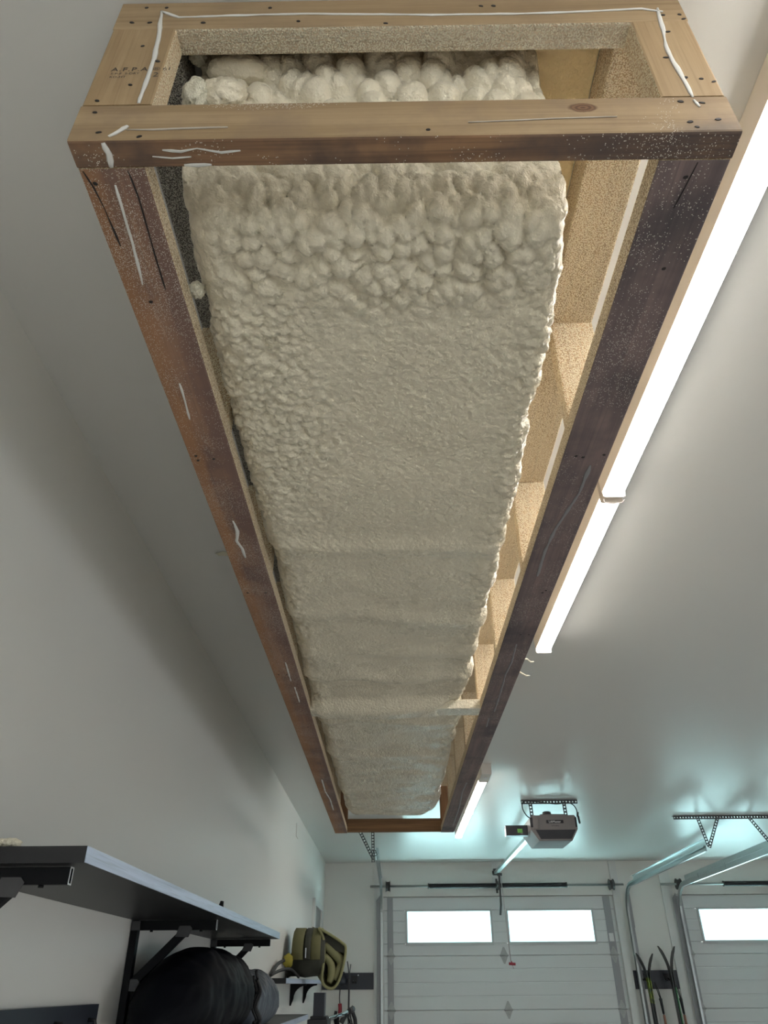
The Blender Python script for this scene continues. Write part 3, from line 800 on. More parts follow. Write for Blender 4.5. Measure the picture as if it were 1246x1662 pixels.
def shaft(x0, x1, sp, label):
    t = thing('torsion_shaft', ((x0 + x1) / 2, 10.0, 1.007), label, 'torsion spring')
    y, z = 9.985, 1.007
    MB().tube([(x0 - .16, y, z), (x1 + .12, y, z)], .0125, 10).build('shaft', M['galv'], t)
    for a, b in sp:
        n = int((b - a) / .012); mb = MB(); pts = []; rs = []
        for i in range(n * 2 + 1):
            pts.append((a + (b - a) * i / (2 * n), y, z)); rs.append(.0285 if i % 2 else .025)
        mb.tube(pts, rs, 12); mb.build('spring', M['rubber'], t)
        for xx in (a - .012, b + .001):
            MB().tube([(xx, y, z), (xx + .011, y, z)], .032, 12).build('winding_cone', M['drum'], t)
    for xx in (x0 + .03, x1 - .055):
        mb = MB(); mb.tube([(xx, y, z), (xx + .006, y, z), (xx + .006, y, z), (xx + .05, y, z), (xx + .05, y, z), (xx + .056, y, z)], [.062, .062, .05, .052, .062, .062], 16)
        mb.build('cable_drum', M['drum'], t)
    xm = (x0 + x1) / 2
    mb = MB(); mb.prism([(xm - .02, z - .075), (xm + .005, z - .075), (xm + .005, z + .085), (xm - .02, z + .085)], 1, 10.074, 10.079)
    mb.box(xm - .004, xm, 9.955, 10.074, z - .05, z + .05); mb.build('bearing_plate', M['drum'], t)
    return t
shaft(D1[0], D1[1], ((.44, 1.262), (1.31, 2.118)), 'dark torsion spring on a steel shaft above the near garage door')
shaft(D2[0], D2[1], ((4.05, 4.81), (4.875, 5.6)), 'dark torsion spring on a steel shaft above the right-hand garage door')

# perforated hangers
def angle_iron(mb, xa, xb, y, z=None):
    h = CE - .001
    perf_strip(mb, (xa, y, h - .0165), (xb, y, h - .0165), (0, 0, 1), .032, .026, .0065)
    perf_strip(mb, (xa, y + .017, h - .0017), (xb, y + .017, h - .0017), (0, 1, 0), .032, .026, .0065)
h1 = thing('track_hanger', (2.9, 7.15, CE), 'perforated angle iron on the ceiling with V struts holding both right-hand tracks', 'hanger')
mb = MB(); angle_iron(mb, 2.58, 4.2, 7.16); mb.build('angle_iron', M['darksteel'], h1)
for a, b in (((2.80, 7.156, CE - .02), (2.862, 7.20, 1.03)), ((2.985, 7.156, CE - .02), (2.866, 7.206, 1.02)), ((3.27, 7.156, CE - .02), (3.44, 7.20, 1.03)), ((3.60, 7.156, CE - .02), (3.446, 7.206, 1.03))):
    mb = MB(); perf_strip(mb, a, b, (1, 0, 0), .03); mb.build('strut', M['darksteel'], h1)
h2 = thing('track_hanger', (-.2, 7.2, CE), 'perforated strut pair seen under the far end of the frame, holding the left track', 'hanger')
mb = MB(); angle_iron(mb, -.5, .1, 7.19); mb.build('angle_iron', M['darksteel'], h2)
for a, b in (((-.345, 7.186, CE - .02), (-.178, 7.19, .955)), ((-.182, 7.182, CE - .02), (-.176, 7.182, .92)), ((-.168, 7.20, 1.02), (-.150, 7.206, .975))):
    mb = MB(); perf_strip(mb, a, b, (1, 0, 0), .03); mb.build('strut', M['darksteel'], h2)

op = thing('garage_opener', (1.30, 6.45, CE), 'grey garage door opener hung from the ceiling on perforated straps', 'door opener')
mb = MB()
prof = [(1.125, 1.135), (1.105, 1.115), (1.105, 1.03), (1.165, .945), (1.425, .945), (1.48, 1.03), (1.48, 1.115), (1.465, 1.135)]
mb.prism(prof, 1, 6.262, 6.66)
mb.build('motor_housing', [M['opener']], op)
MB().box(1.20, 1.40, 6.30, 6.6, 1.1355, 1.15).build('top_cover', M['opener'], op)
mb = MB(); mb.tube([(1.262, 6.34, 1.1505), (1.262, 6.34, 1.172), (1.262, 6.34, 1.176)], [.036, .034, .024], 14); mb.build('knob', M['openerd'], op)
mb = MB(); mb.prism([(1.145, 1.025), (1.462, 1.025), (1.42, .958), (1.178, .958)], 1, 6.256, 6.2615); mb.build('light_lens', M['openerd'], op)
mb = MB(); mb.prism([(1.19, .957), (1.40, .957), (1.385, .946), (1.205, .946)], 1, 6.254, 6.261); mb.build('lower_trim', M['opener'], op)
for a, b in ((1.107, 1.127), (1.4655, 1.4785)):
    MB().box(a, b, 6.258, 6.2615, 1.045, 1.118).build('side_vent', M['openerd'], op)
MB().prism([(1.128, 1.035), (1.16, 1.035), (1.168, 1.05), (1.168, 1.12), (1.15, 1.134), (1.128, 1.134)], 1, 6.250, 6.2615).build('corner_cover', M['opener'], op)
lab = MB().box(1.235, 1.372, 6.258, 6.2615, 1.074, 1.098).build('name_plate', M['openerd'], op)
text_mesh('lettering', 'LiftMaster', .024, M['white'], lab, lambda a, b: (1.3035 + a, 6.2576, 1.078 + b), 'CENTER')
text_mesh('model_lettering', 'ELITE SERIES', .011, M['openerd'], op, lambda a, b: (1.305 + a, 6.2612, 1.052 + b), 'CENTER')
mb = MB(); angle_iron(mb, 1.075, 1.545, 6.42); mb.build('angle_iron', M['darksteel'], op)
for xa, xb in ((1.15, 1.155), (1.43, 1.435)):
    mb = MB(); perf_strip(mb, (xa, 6.416, CE - .02), (xb, 6.416, 1.136), (1, 0, 0), .03, .026, .0075); mb.build('strap', M['darksteel'], op)
mb = MB(); mb.box(.925, 1.104, 6.40, 6.46, 1.008, 1.085); bat = mb.build('battery_box', M['openerd'], op)
MB().box(1.02, 1.06, 6.3985, 6.3997, 1.028, 1.058).build('label_patch', M['green'], bat)
mb = MB(); mb.box(1.246, 1.294, 6.655, 9.93, 1.128, 1.131); mb.box(1.246, 1.249, 6.655, 9.93, 1.131, 1.158); mb.box(1.291, 1.294, 6.655, 9.93, 1.131, 1.158); mb.box(1.254, 1.286, 6.655, 9.93, 1.156, 1.159)
mb.build('rail', M['galv'], op)
mb = MB(); mb.prism([(1.235, 1.12), (1.305, 1.12), (1.30, 1.19), (1.24, 1.19)], 1, 9.935, 9.99); mb.tube([(1.225, 9.95, 1.15), (1.315, 9.95, 1.15)], .018, 10); mb.box(1.24, 1.30, 9.99, 10.08, 1.135, 1.14)
mb.build('header_bracket', M['darksteel'], op)
mb = MB(); mb.obox((1.295, 9.86, 1.125), (1.302, 9.98, .79), (.012, 0, 0), (0, .003, 0)); mb.obox((1.302, 9.98, .80), (1.304, 10.118, .70), (.012, 0, 0), (0, .003, .003)); mb.box(1.275, 1.325, 9.82, 9.90, 1.10, 1.127)
mb.build('door_arm', M['drum'], op)
mb = MB()
pts = [(1.13, 6.40, 1.14), (1.10, 6.38, 1.16), (1.075, 6.37, 1.21), (1.085, 6.38, 1.26), (1.14, 6.385, 1.268), (1.25, 6.39, 1.258), (1.36, 6.39, 1.245), (1.45, 6.395, 1.255), (1.50, 6.40, 1.24), (1.53, 6.42, 1.20), (1.525, 6.42, 1.15)]
def smooth(pts, k=5):
    P = [Vector(p) for p in pts]; out = []
    for i in range(len(P) - 1):
        a, b, c, d = P[max(0, i - 1)], P[i], P[i + 1], P[min(len(P) - 1, i + 2)]
        for j in range(k):
            t = j / k
            out.append(.5 * ((2 * b) + (c - a) * t + (2 * a - 5 * b + 4 * c - d) * t * t + (3 * b - a - 3 * c + d) * t ** 3))
    return out + [P[-1]]
mb.tube(smooth(pts), .0045, 6); mb.build('power_cable', M['cable'], op)
MB().tube(smooth([(1.545, 6.44, 1.19), (1.54, 6.44, 1.155), (1.545, 6.44, 1.10)]), [.004] * 5 + [.009] * 5 + [.006], 6).build('power_plug', M['cable'], op)
rc = thing('release_cord', (1.30, 9.84, 1.10), 'pale cord with a red handle hanging from the opener rail', 'pull cord')
MB().tube([(1.31, 9.84, 1.099), (1.325, 9.84, .7), (1.345, 9.84, .21)], .005, 6).build('cord', M['rope'], rc)
mb = MB(); mb.tube([(1.32, 9.84, .19), (1.395, 9.84, .185)], [.014, .014], 8); mb.tube([(1.357, 9.84, .20), (1.347, 9.84, .215)], .006, 6); mb.tube([(1.357, 9.84, .178), (1.37, 9.84, .14)], .002, 5); mb.build('handle', M['red'], rc)

# ------------------------------------------------------------------ left wall shelves
SZ = .180
sh = thing('wall_shelf', (-.69, 2.6, SZ), 'long black wall shelf with sky reflection coloured into its pale front edge, above the bags', 'shelf')
mb = MB(); mb.box(WX + .002, -.5345, 1.3805, 3.93, SZ, SZ + .027); mb.build('board', [M['black']], sh)
MB().box(-.5343, -.5328, 1.3805, 3.93, SZ + .0005, SZ + .0265).build('skylit_edge', M['edge'], sh)
def bracket(y, label):
    t = thing('shelf_bracket', (WX, y, SZ), label, 'shelf bracket')
    x0 = WX + .002
    mb = MB(); p = rrect(.007, .014, .001, 1); 
    o2 = [(y + a, SZ - .0155 + b) for a, b in p]
    # open-ended square tube
    ins = [(y + a * .72, SZ - .0155 + b * .86) for a, b in p]
    xe = -.571; n = len(o2)
    vs = [(x0 + .02, *q) for q in o2] + [(xe, *q) for q in o2] + [(xe, *q) for q in ins] + [(xe - .05, *q) for q in ins]
    fs = [tuple(range(n))[::-1], tuple(range(3 * n, 4 * n))]
    for k in range(n):
        j = (k + 1) % n
        for r in range(3): fs.append((r * n + k, r * n + j, (r + 1) * n + j, (r + 1) * n + k))
    mb.add(vs, fs); mb.build('arm', M['steelblk'], t)
    ring = MB()
    for za, zb, ya, yb in ((SZ - .0300, SZ - .0275, -.007, .007), (SZ - .0035, SZ - .0012, -.007, .007), (SZ - .0275, SZ - .0035, -.0072, -.0052), (SZ - .0275, SZ - .0035, .0052, .0072)):
        ring.box(xe + .0002, xe + .0012, y + ya, y + yb, za, zb)
    ring.build('cut_end', M['bare'], t)
    MB().box(x0, x0 + .022, y - .014, y + .014, -.11, SZ - .0015).build('upright', M['steelblk'], t)
    mb = MB(); mb.obox((-.67, y, SZ - .032), (x0 + .016, y, -.005), (0, .0085, 0), (.009, 0, -.0085)); mb.build('brace', M['steelblk'], t)
    for cx, cz in ((-.672, SZ - .036), (x0 + .026, .0)):
        mb = MB(); mb.prism([(cx - .026, cz - .012), (cx + .016, cz - .014), (cx + .026, cz + .010), (cx + .018, cz + .018), (cx - .016, cz + .018)], 1, y - .0115, y - .0095)
        mb.build('gusset', M['steelgrey'], t)
    mb = MB(); mb.prism([(x0 + .001, SZ - .03), (x0 + .03, SZ - .03), (x0 + .028, SZ - .004), (x0 + .001, SZ - .004)], 1, y - .0175, y - .0142); mb.build('gusset', M['steelgrey'], t)
    for xx in (-.62, -.78):
        MB().tube([(xx, y, SZ - .0297), (xx, y, SZ - .034)], .005, 8).build('bolt', M['steelblk'], t)
bracket(1.425, 'black shelf bracket under the near end of the shelf, cut off by the picture edge')
bracket(2.690, 'black diagonal shelf bracket in the middle, rising left of the black bag')
bracket(3.900, 'black shelf bracket farthest along the shelf, half hidden by the black bag')
mb = MB(); mb.tube([(-.60, 2.86, SZ + .0272), (-.60, 2.86, .225), (-.597, 2.862, .247)], [.010, .010, .006], 10)
mb.build('peg', M['steelblk'], None, label='small black peg standing on the shelf top', cat='peg')
mb = MB()
for k in range(26): 
    a = rnd.uniform(0, 6.28); r = rnd.uniform(0, .022); lump(mb, (-.690 + r * math.cos(a), 1.41 + .5 * r * math.sin(a), SZ + .033 + rnd.uniform(0, .006)), (.009, .008, .006), k, .35, 3, 9, 7)
mb.build('foam_scraps', M['foam_crumb'], None, kind='stuff', label='crumbly pile of cream foam on the near end of the shelf', cat='foam scrap')

sh3 = thing('lower_shelf', (-.69, 3.7, -.17), 'dark lower shelf that carries the black bag and the slate sack', 'shelf')
MB().box(WX + .002, -.5365, 2.47, 5.47, -.178, -.152).build('board', M['steelgrey'], sh3)
MB().box(-.5363, -.5348, 2.47, 5.47, -.1775, -.1525).build('skylit_edge', M['edge'], sh3)
for y in (2.6, 3.9, 5.2):
    MB().prism([(WX + .002, -.179), (-.60, -.179), (WX + .002, -.40)], 1, y - .01, y + .01).build('support', M['steelblk'], sh3)
sh2 = thing('small_shelf', (-.77, 7, .02), 'narrow shelf with sky reflection coloured into its pale edge under the olive bag', 'shelf')
MB().box(WX + .002, -.7015, 5.60, 8.6, .008, .038).build('board', M['black'], sh2)
MB().box(-.7013, -.6995, 5.60, 8.6, .0085, .0375).build('skylit_edge', M['edge'], sh2)
for y in (7.05, 8.05):
    pts = [(WX + .002, .0075), (-.715, .0075), (-.715, .000)]
    for k in range(7):
        a = math.pi / 2 * k / 6; pts.append((-.72 - .095 * math.sin(a), -.095 + .09 * math.cos(a)))
    pts += [(-.833, -.14), (WX + .002, -.14)]
    MB().prism(pts, 1, y - .008, y + .008).build('curved_bracket', M['steelblk'], sh2)

# bags
def bag_roll(c, L, r, seed, wr, taper=None, n=40, m=46, flat=.8, ringy=0, sq=5):
    rings = []
    for i in range(m + 1):
        t = i / m; u = 2 * t - 1
        s = max((max(0, 1 - abs(u) ** sq)) ** .5, .03)
        tp = taper(u) if taper else 1
        ring = []
        for k in range(n):
            a = 2 * math.pi * k / n
            q = Vector((math.cos(a), u * L / r * .5, math.sin(a)))
            d = 1 + .10 * noise.noise(q * 1.1 + Vector((seed, 0, 0))) + wr * noise.noise(Vector((q.x * 1.5, q.y * 3.2, q.z * 5)) + Vector((seed, 3, 0)))
            d += wr * .6 * (abs(noise.noise(q * 3.1 + Vector((seed, 9, 0)))) - .25)
            if ringy: d += ringy * math.sin(u * 46 + 3 * noise.noise(q * 1.2)) * (1 - .5 * abs(u))
            x = r * s * d * math.cos(a) * (.4 + .6 * tp); z = r * s * d * math.sin(a)
            z = max(z, -r * flat)
            z = -r * flat + (z + r * flat) * tp
            ring.append((c[0] + x, c[1] + u * L / 2, c[2] + z))
        rings.append(ring)
    return MB().loft(rings, 0, True, True)
bb = thing('duffel_bag', (-.66, 3.13, -.151), 'large black stuffed duffel bag under the long shelf', 'bag')
bag_roll((-.685, 3.02, -.028), 1.02, .140, 2, .045, lambda u: .48 + .52 * min(1, max(0, (u + 1) / .75)) ** .7, 60, 84, .855, 0, 9).build('body', M['blackbag'], bb)
for k, (x, dz) in enumerate(((-.562, .02), (-.556, -.01), (-.572, 0))):
    MB().tube(smooth([(x, 3.50, .03 + dz), (x + .012, 3.535, -.02), (x - .004, 3.55, -.07), (x + .016, 3.56, -.115), (x + .008, 3.54, -.148 + .01 * k)]), .007, 6).build('strap', M['cable'], bb)
MB().box(-.578, -.548, 3.53, 3.56, -.03, .0).build('buckle', M['steelblk'], bb)
gb = thing('stuff_sack', (-.68, 4.0, -.151), 'slate grey stuff sack with gathered folds behind the black bag', 'bag')
bag_roll((-.665, 3.98, -.055), .72, .113, 5, .05, None, 48, 110, .84, .035).build('body', M['greybag'], gb)
gr = thing('olive_bag', (-.6, 6.8, .039), 'olive canvas bag slumped open over the narrow shelf', 'bag')
def olive():
    # body: rounded sack lying on the shelf, mouth hanging towards the room
    rings = []
    secs = [(-.835, .05, .09, .10), (-.81, .10, .15, .14), (-.76, .16, .20, .16), (-.70, .19, .22, .17), (-.64, .195, .235, .18), (-.58, .20, .235, .18), (-.53, .19, .23, .17)]
    for i, (x, r1, zc, _) in enumerate(secs):
        ring = []
        for k in range(28):
            a = 2 * math.pi * k / 28
            q = Vector((x * 6, math.cos(a), math.sin(a)))
            d = 1 + .13 * noise.noise(q * 1.6)
            lowx = -.045 if x > -.70 else .041
            ring.append((x, 6.72 + r1 * 1.25 * math.cos(a) * d, max(lowx, zc - .02 + r1 * .8 * math.sin(a) * d)))
        rings.append(ring)
    MB().loft(rings, 0, True, True).build('body', M['olived'], gr)
    # mouth: outer rim polygon, swept tube plus lining panels
    rim = [(-.585, .372), (-.545, .30), (-.535, .18), (-.545, .03), (-.50, -.02), (-.445, -.012), (-.40, .075), (-.372, .23), (-.405, .275), (-.49, .325)]
    pr = [(x, 6.52 + .35 * (x + .585) * .6, z) for x, z in rim]
    loop = smooth(pr + [pr[0]], 5)
    MB().tube(loop, .010, 8, caps=False).build('rim', M['olivel'], gr)
    inner = [(x * .9 - .047, 6.66 + .1 * abs(x), z * .85 + .025) for x, z in rim]
    li = smooth(inner + [inner[0]], 5)
    MB().loft([loop, [(a + b) / 2 + Vector((0, .03, 0)) for a, b in zip(loop, li)], li], 0, True, False).build('lining', M['olivel'], gr)
    back = [Vector((-.56, 6.72, .20)) + (p - Vector((-.47, 6.6, .15))) * 1.05 for p in li]
    sh_ = MB().loft([loop, [p + Vector((-.012, .07, 0)) for p in loop], back], 0, True, False)
    sh_.f.append(list(range(2 * len(loop), 3 * len(loop)))); sh_.mi.append(0); sh_.sm.append(False)
    sh_.build('outer_shell', M['olive'], gr)
    for pts, r in (([(-.540, 6.58, .262), (-.461, 6.60, .203), (-.412, 6.61, .152), (-.424, 6.61, .076)], .034), ([(-.535, 6.57, .19), (-.485, 6.585, .13), (-.480, 6.585, .055), (-.495, 6.575, .012)], .030), ([(-.455, 6.59, .03), (-.43, 6.60, .09), (-.405, 6.61, .14)], .026)):
        P = smooth(pts, 4); n_p = len(P)
        MB().tube(P, [r * (.55 + .45 * math.sin(math.pi * (k + 1) / (n_p + 1))) for k in range(n_p)], 12).build('fold', M['olivel'], gr)
    MB().prism([(-.552, .330), (-.470, .312), (-.384, .262), (-.386, .205), (-.470, .225), (-.535, .262)], 1, 6.575, 6.59).build('inner_flap', M['olived'], gr)
    for xx, ww, mm in ((-.735, .045, 'olive'), (-.655, .028, 'olived'), (-.60, .04, 'olive')):
        pts = []
        for k in range(9):
            a = math.radians(-20 + 25 * k); pts.append((xx, 6.72 - .258 * math.cos(a) , .215 + .165 * math.sin(a)))
        mb = MB(); mb.loft([[(p[0] - ww, p[1], p[2]), (p[0] + ww, p[1], p[2]), (p[0] + ww * .9, p[1] - .012, p[2] + .004), (p[0] - ww * .9, p[1] - .012, p[2] + .004)] for p in pts], 0, True, True)
        mb.build('webbing', M[mm], gr)
    MB().box(-.668, -.66, 6.40, 6.42, .17, .235).build('zip_pull', M['chrome'], gr)
    lump(MB(), (-.80, 6.45, .155), (.038, .03, .045), 4, .3, 2, 14, 10).build('yellow_tie', M['yellow'], gr)
olive()
st = thing('bag_strap', (-.73, 6.2, .05), 'black looped strap and handle lying beside the olive bag', 'strap')
MB().tube(smooth([(-.825, 5.75, .055), (-.78, 5.9, .085), (-.74, 6.1, .095), (-.715, 6.3, .065), (-.71, 6.40, .050)]), .010, 8).build('loop', M['cable'], st)
MB().tube(smooth([(-.825, 5.8, .06), (-.82, 6.0, .12), (-.80, 6.2, .15)]), .012, 8).build('handle', M['cable'], st)

# ------------------------------------------------------------------ rails on the walls, skis, clutter by the doors
def rail_panel(name, axis, a0, a1, z0, z1, label, marks):
    t = thing(name, ((a0 + a1) / 2 if axis == 'x' else WX, DY if axis == 'x' else (a0 + a1) / 2, (z0 + z1) / 2), label, 'storage rail')
    mb = MB()
    if axis == 'x': mb.box(a0, a1, DY - .022, DY - .001, z0, z1)
    else: mb.box(WX + .001, WX + .018, a0, a1, z0, z1)
    mb.build('panel', M['navy'], t)
    for p in marks:
        mb = MB()
        if axis == 'x':
            mb.prism([(p - .035, z1 - .03), (p + .035, z1 - .03), (p + .03, z1 - .10), (p - .03, z1 - .10)], 1, DY - .034, DY - .0222)
            mb.tube([(p - .012, DY - .034, z1 - .08), (p - .014, DY - .075, z1 - .10), (p - .014, DY - .085, z1 - .08)], .008, 7)
            mb.tube([(p + .012, DY - .034, z1 - .08), (p + .014, DY - .075, z1 - .10), (p + .014, DY - .085, z1 - .08)], .008, 7)
        else:
            mb.tube([(WX + .018, p, z1 - .035), (WX + .035, p, z1 - .035), (WX + .04, p, z1 - .05), (WX + .036, p, z1 - .075), (WX + .02, p, z1 - .08)], .005, 8)
        mb.build('hook', M['black'], t)
    return t
p1 = rail_panel('ski_rail', 'x', 2.795, 3.30, -.066, .118, 'dark ski rail on the wall between the two garage doors', (2.90, 3.17))
for px in (2.965, 3.225):
    mb = MB(); mb.box(px - .006, px + .006, DY - .0235, DY - .0221, .085, .098); mb.box(px - .013, px + .013, DY - .0235, DY - .0221, .072, .076); mb.build('emblem', M['white'], p1)
p2 = rail_panel('ski_rail', 'x', -.84, -.24, -.05, .115, 'dark ski rail on the far wall left of the near garage door', (-.46,))
mb = MB(); mb.box(-.425, -.413, DY - .0235, DY - .0221, .085, .097); mb.build('emblem', M['white'], p2)
rail_panel('tool_rail', 'y', 1.2, 2.45, -.19, -.041, 'dark tool rail with hooks low on the left wall', (1.95, 2.15, 2.385))

def ski(x, top, lean, yb, side, mat, label, group=None, pat=None):
    t = thing('ski', (x, yb, FL), label, 'ski', group)
    rings = []
    hgt = top - FL
    for i in range(37):
        s = i / 36; z = FL + .002 + hgt * s
        wd = .034 + .010 * (2 * s - 1) ** 2
        if s > .975: wd *= max(.25, max(0, 1 - ((s - .975) / .025) ** 2) ** .5)
        curl = 0 if s < .84 else ((s - .84) / .16) ** 2 * .085
        xx = x + lean * (s - .5) + side * (.004 + curl)
        yy = yb
        rings.append([(xx - .005, yy - wd, z), (xx + .005, yy - wd, z), (xx + .005, yy + wd, z), (xx - .005, yy + wd, z)])
    mb = MB().loft(rings, 0, False, True)
    if pat:
        mb.mi = [0] * len(mb.f)
        for fi, f in enumerate(mb.f):
            z = sum(mb.v[i][2] for i in f) / len(f); s = (z - FL) / hgt
            if pat[1] < s < pat[2]: mb.mi[fi] = 1
        mb.build('plank', [mat, pat[0]], t)
    else: mb.build('plank', mat, t)
    zb = FL + hgt * .52
    mb = MB(); xx = x + side * .010
    mb.box(min(xx, xx + side * .045), max(xx, xx + side * .045), yb - .035, yb + .035, zb, zb + .09)
    mb.box(min(xx, xx + side * .06), max(xx, xx + side * .06), yb - .03, yb + .03, zb - .16, zb - .03)
    mb.build('binding', M['black'], t)
ski(2.915, .285, .0, 9.962, -1, M['skiblk'], 'dark ski with lime pattern between the doors, left one of its pair', pat=(M['skigrn'], .72, .86))
ski(2.929, .28, .0, 9.962, 1, M['skiblk'], 'dark ski with lime pattern between the doors, right one of its pair', pat=(M['skigrn'], .72, .86))
ski(3.195, .355, -.02, 9.962, -1, M['skiblk'], 'tall black ski by the right door track, left one of its pair')
ski(3.209, .35, -.02, 9.962, 1, M['skiblk'], 'tall black ski with a green edge by the right door track', pat=(M['skistr'], .55, .78))
def pole(x, y, top, label, c):
    t = thing('ski_pole', (x, y, FL), label, 'ski pole')
    MB().tube([(x + .02, y, FL + .003), (x + .004, y, top - .30)], .008, 8).build('shaft', M['steelgrey'], t)
    MB().tube([(x + .004, y, top - .30), (x, y, top - .18), (x - .002, y, top - .16), (x - .004, y, top - .15)], [.013, .017, .02, .012], 8).build('grip', M['skiblk'], t)
    MB().tube(smooth([(x - .004, y, top - .16), (x - .03, y - .01, top - .06), (x - .04, y - .01, top), (x - .015, y - .01, top - .06), (x + .005, y, top - .16)]), .005, 6).build('wrist_strap', M['cable'], t)
    MB().tube([(x + .008, y, top - .42), (x + .006, y, top - .31)], [.014, .014], 8).build('band', c, t)
pole(3.045, 10.04, .0, 'ski pole with a dark grip hanging left of the black skis', M['peach'])
pole(3.278, 10.05, .0, 'ski pole with a dark grip hanging right of the black skis', M['peach'])

# picture, wall plate
pc = thing('framed_poster', (WX, 9.05, .55), 'pale framed grey poster on the left wall near the far corner', 'picture')
mb = MB(); y0, y1, z0, z1 = 8.6, 9.6, .12, .765
mb.box(WX + .001, WX + .03, y0, y1, z0, z0 + .06); mb.box(WX + .001, WX + .03, y0, y1, z1 - .06, z1); mb.box(WX + .001, WX + .03, y0, y0 + .12, z0 + .06, z1 - .06); mb.box(WX + .001, WX + .03, y1 - .12, y1, z0 + .06, z1 - .06)
mb.build('frame', M['trim'], pc)
MB().box(WX + .002, WX + .012, y0 + .121, y1 - .121, z0 + .061, z1 - .061).build('print', M['poster'], pc)
MB().prism(rrect(.06, .055, .01), 0, WX + .0006, WX + .006).v
mb = MB(); mb.prism([(6.93 + a, 1.145 + b) for a, b in rrect(.075, .055, .008)], 0, WX + .0006, WX + .007)
mb.build('blank_wall_plate', M['wall'], None, label='blank painted cover plate high on the left wall', cat='wall plate')

# clutter below the olive bag: box, bottle, handlebar, hanging tools, snow pole
bx = thing('charger_box', (-.52, 8.2, -.35), 'upright black box standing below the olive bag', 'box')
mb = MB(); mb.prism(rrect(.045, .05, .006), 2, 0, 1)
MB().box(-.665, -.575, 7.2, 7.36, -.215, -.055).build('case', M['navy'], bx)
MB().box(-.685, -.555, 7.18, 7.4, -.235, -.2155).build('base', M['black'], bx)
MB().box(-.70, -.54, 7.1, 7.5, FL + .002, -.236).build('stand', M['black'], bx)
bk = thing('bicycle', (-.4, 8.0, FL), 'bicycle parked below the shelves, only its bright handlebar clear to see', 'bicycle')
MB().tube(smooth([(-.57, 7.55, -.245), (-.52, 7.62, -.235), (-.47, 7.75, -.225), (-.42, 7.85, -.205)]), .017, 10).build('handlebar', M['chrome'], bk)
MB().tube([(-.405, 7.88, -.20), (-.375, 7.95, -.185)], .024, 10).build('grip', M['steelgrey'], bk)
MB().tube([(-.575, 7.54, -.245), (-.62, 7.49, -.25)], .022, 10).build('grip', M['cable'], bk)
MB().tube(smooth([(-.43, 7.82, -.215), (-.40, 7.7, -.25), (-.37, 7.68, -.31)]), .008, 6).build('brake_lever', M['steelblk'], bk)
MB().tube(smooth([(-.52, 7.62, -.24), (-.45, 7.5, -.21), (-.38, 7.6, -.26), (-.40, 7.9, -.40)]), .004, 6).build('brake_cable', M['cable'], bk)
MB().tube([(-.50, 7.66, -.24), (-.50, 7.78, -.40), (-.50, 7.9, -.75)], [.02, .024, .022], 10).build('stem', M['steelblk'], bk)
def wheel(cx, cy, cz, r):
    mb = MB(); mb.tube([(cx, cy + r * math.cos(a), cz + r * math.sin(a)) for a in [2 * math.pi * k / 28 for k in range(29)]], .022, 8, caps=False); mb.build('wheel', M['cable'], bk)
wheel(-.50, 8.15, FL + .333, .31); wheel(-.50, 9.15, FL + .333, .31)
mb = MB(); mb.tube([(-.50, 7.85, -.6), (-.50, 8.45, FL + .35)], .02, 8); mb.tube([(-.50, 8.45, FL + .35), (-.50, 8.75, -.55)], .018, 8); mb.tube([(-.50, 7.83, -.55), (-.50, 8.72, -.62)], .02, 8); mb.tube([(-.50, 8.15, FL + .33), (-.50, 7.9, -.75)], .018, 8); mb.tube([(-.50, 8.45, FL + .35), (-.50, 9.15, FL + .333)], .014, 8); mb.tube([(-.50, 8.72, -.62), (-.50, 9.15, FL + .333)], .012, 8)
mb.build('bike_frame', M['skiblk'], bk)
MB().ball((-.50, 8.82, -.48), (.06, .13, .035), 14, 8).build('saddle', M['cable'], bk)
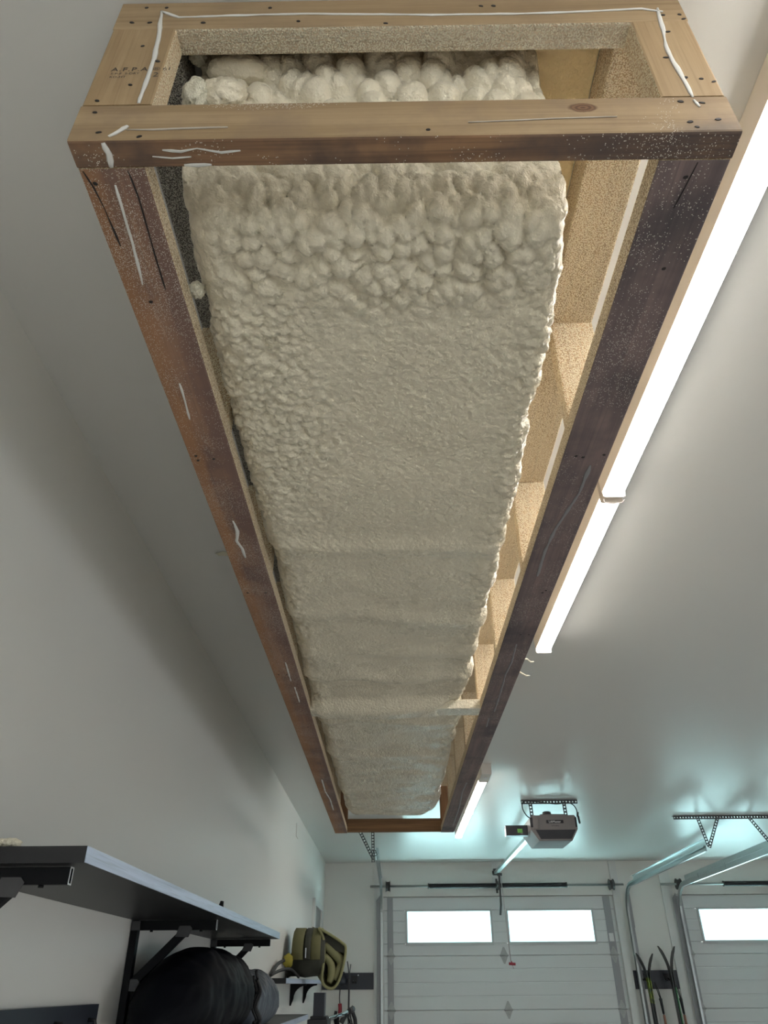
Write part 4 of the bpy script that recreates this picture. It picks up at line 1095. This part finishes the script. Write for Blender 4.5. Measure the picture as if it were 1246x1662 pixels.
MB().tube([(-.60, 10.0, -.01), (-.60, 10.0, .02), (-.60, 10.0, .07), (-.597, 10.0, .085), (-.597, 10.0, .10), (-.597, 10.0, .125)], [.045, .06, .058, .03, .022, .02], 14).build('flask', M['navy'], None, label='round black flask on the far ski rail beside the olive bag', cat='flask')
t = thing('cross_country_ski', (-.52, 9.97, FL), 'thin grey cross-country ski standing beside the far ski rail', 'ski')
rings = []
for i in range(25):
    s = i / 24; z = FL + .002 + (.225 - FL) * s; c_ = 0 if s < .9 else ((s - .9) / .1) ** 2 * .02
    rings.append([(-.528 - c_, 9.945, z), (-.518 - c_, 9.945, z), (-.518 - c_, 9.99, z), (-.528 - c_, 9.99, z)])
MB().loft(rings, 0, False, True).build('plank', M['steelgrey'], t)
mb = MB(); mb.tube([(-.514, 9.965, FL + .002), (-.514, 9.965, .12), (-.502, 9.965, .20)], .006, 6); mb.build('edge', M['steelgrey'], t)
def hanging(name, label, cat, parts):
    t = thing(name, parts[0][1][0], label, cat)
    for nm, pts, r, m in parts: MB().tube(smooth(pts), r, 7).build(nm, m, t)
hanging('hand_tool', 'red-handled tool hanging below the far ski rail', 'tool', [('loop', [(-.62, 9.97, -.03), (-.625, 9.97, -.12), (-.62, 9.97, -.18)], .006, M['cable']), ('handle', [(-.62, 9.97, -.18), (-.615, 9.97, -.24), (-.625, 9.97, -.30)], .022, M['red'])])
hanging('strap_bundle', 'black strap bundle hanging right of the thin grey ski', 'strap', [('bundle', [(-.475, 9.96, -.24), (-.47, 9.96, -.27), (-.445, 9.96, -.33), (-.44, 9.96, -.40)], .022, M['cable']), ('strap', [(-.475, 9.96, -.20), (-.50, 9.96, -.28), (-.48, 9.96, -.36), (-.455, 9.96, -.46)], .007, M['cable']), ('strap', [(-.445, 9.96, -.40), (-.44, 9.96, -.5), (-.46, 9.96, -.58)], .009, M['cable'])])
hanging('padded_strap', 'grey padded strap looped beside the red-handled tool', 'strap', [('pad', [(-.60, 9.93, -.36), (-.57, 9.93, -.31), (-.545, 9.93, -.27)], .028, M['steelgrey']), ('strap', [(-.66, 9.95, -.25), (-.67, 9.95, -.33), (-.64, 9.95, -.40)], .018, M['cable'])])
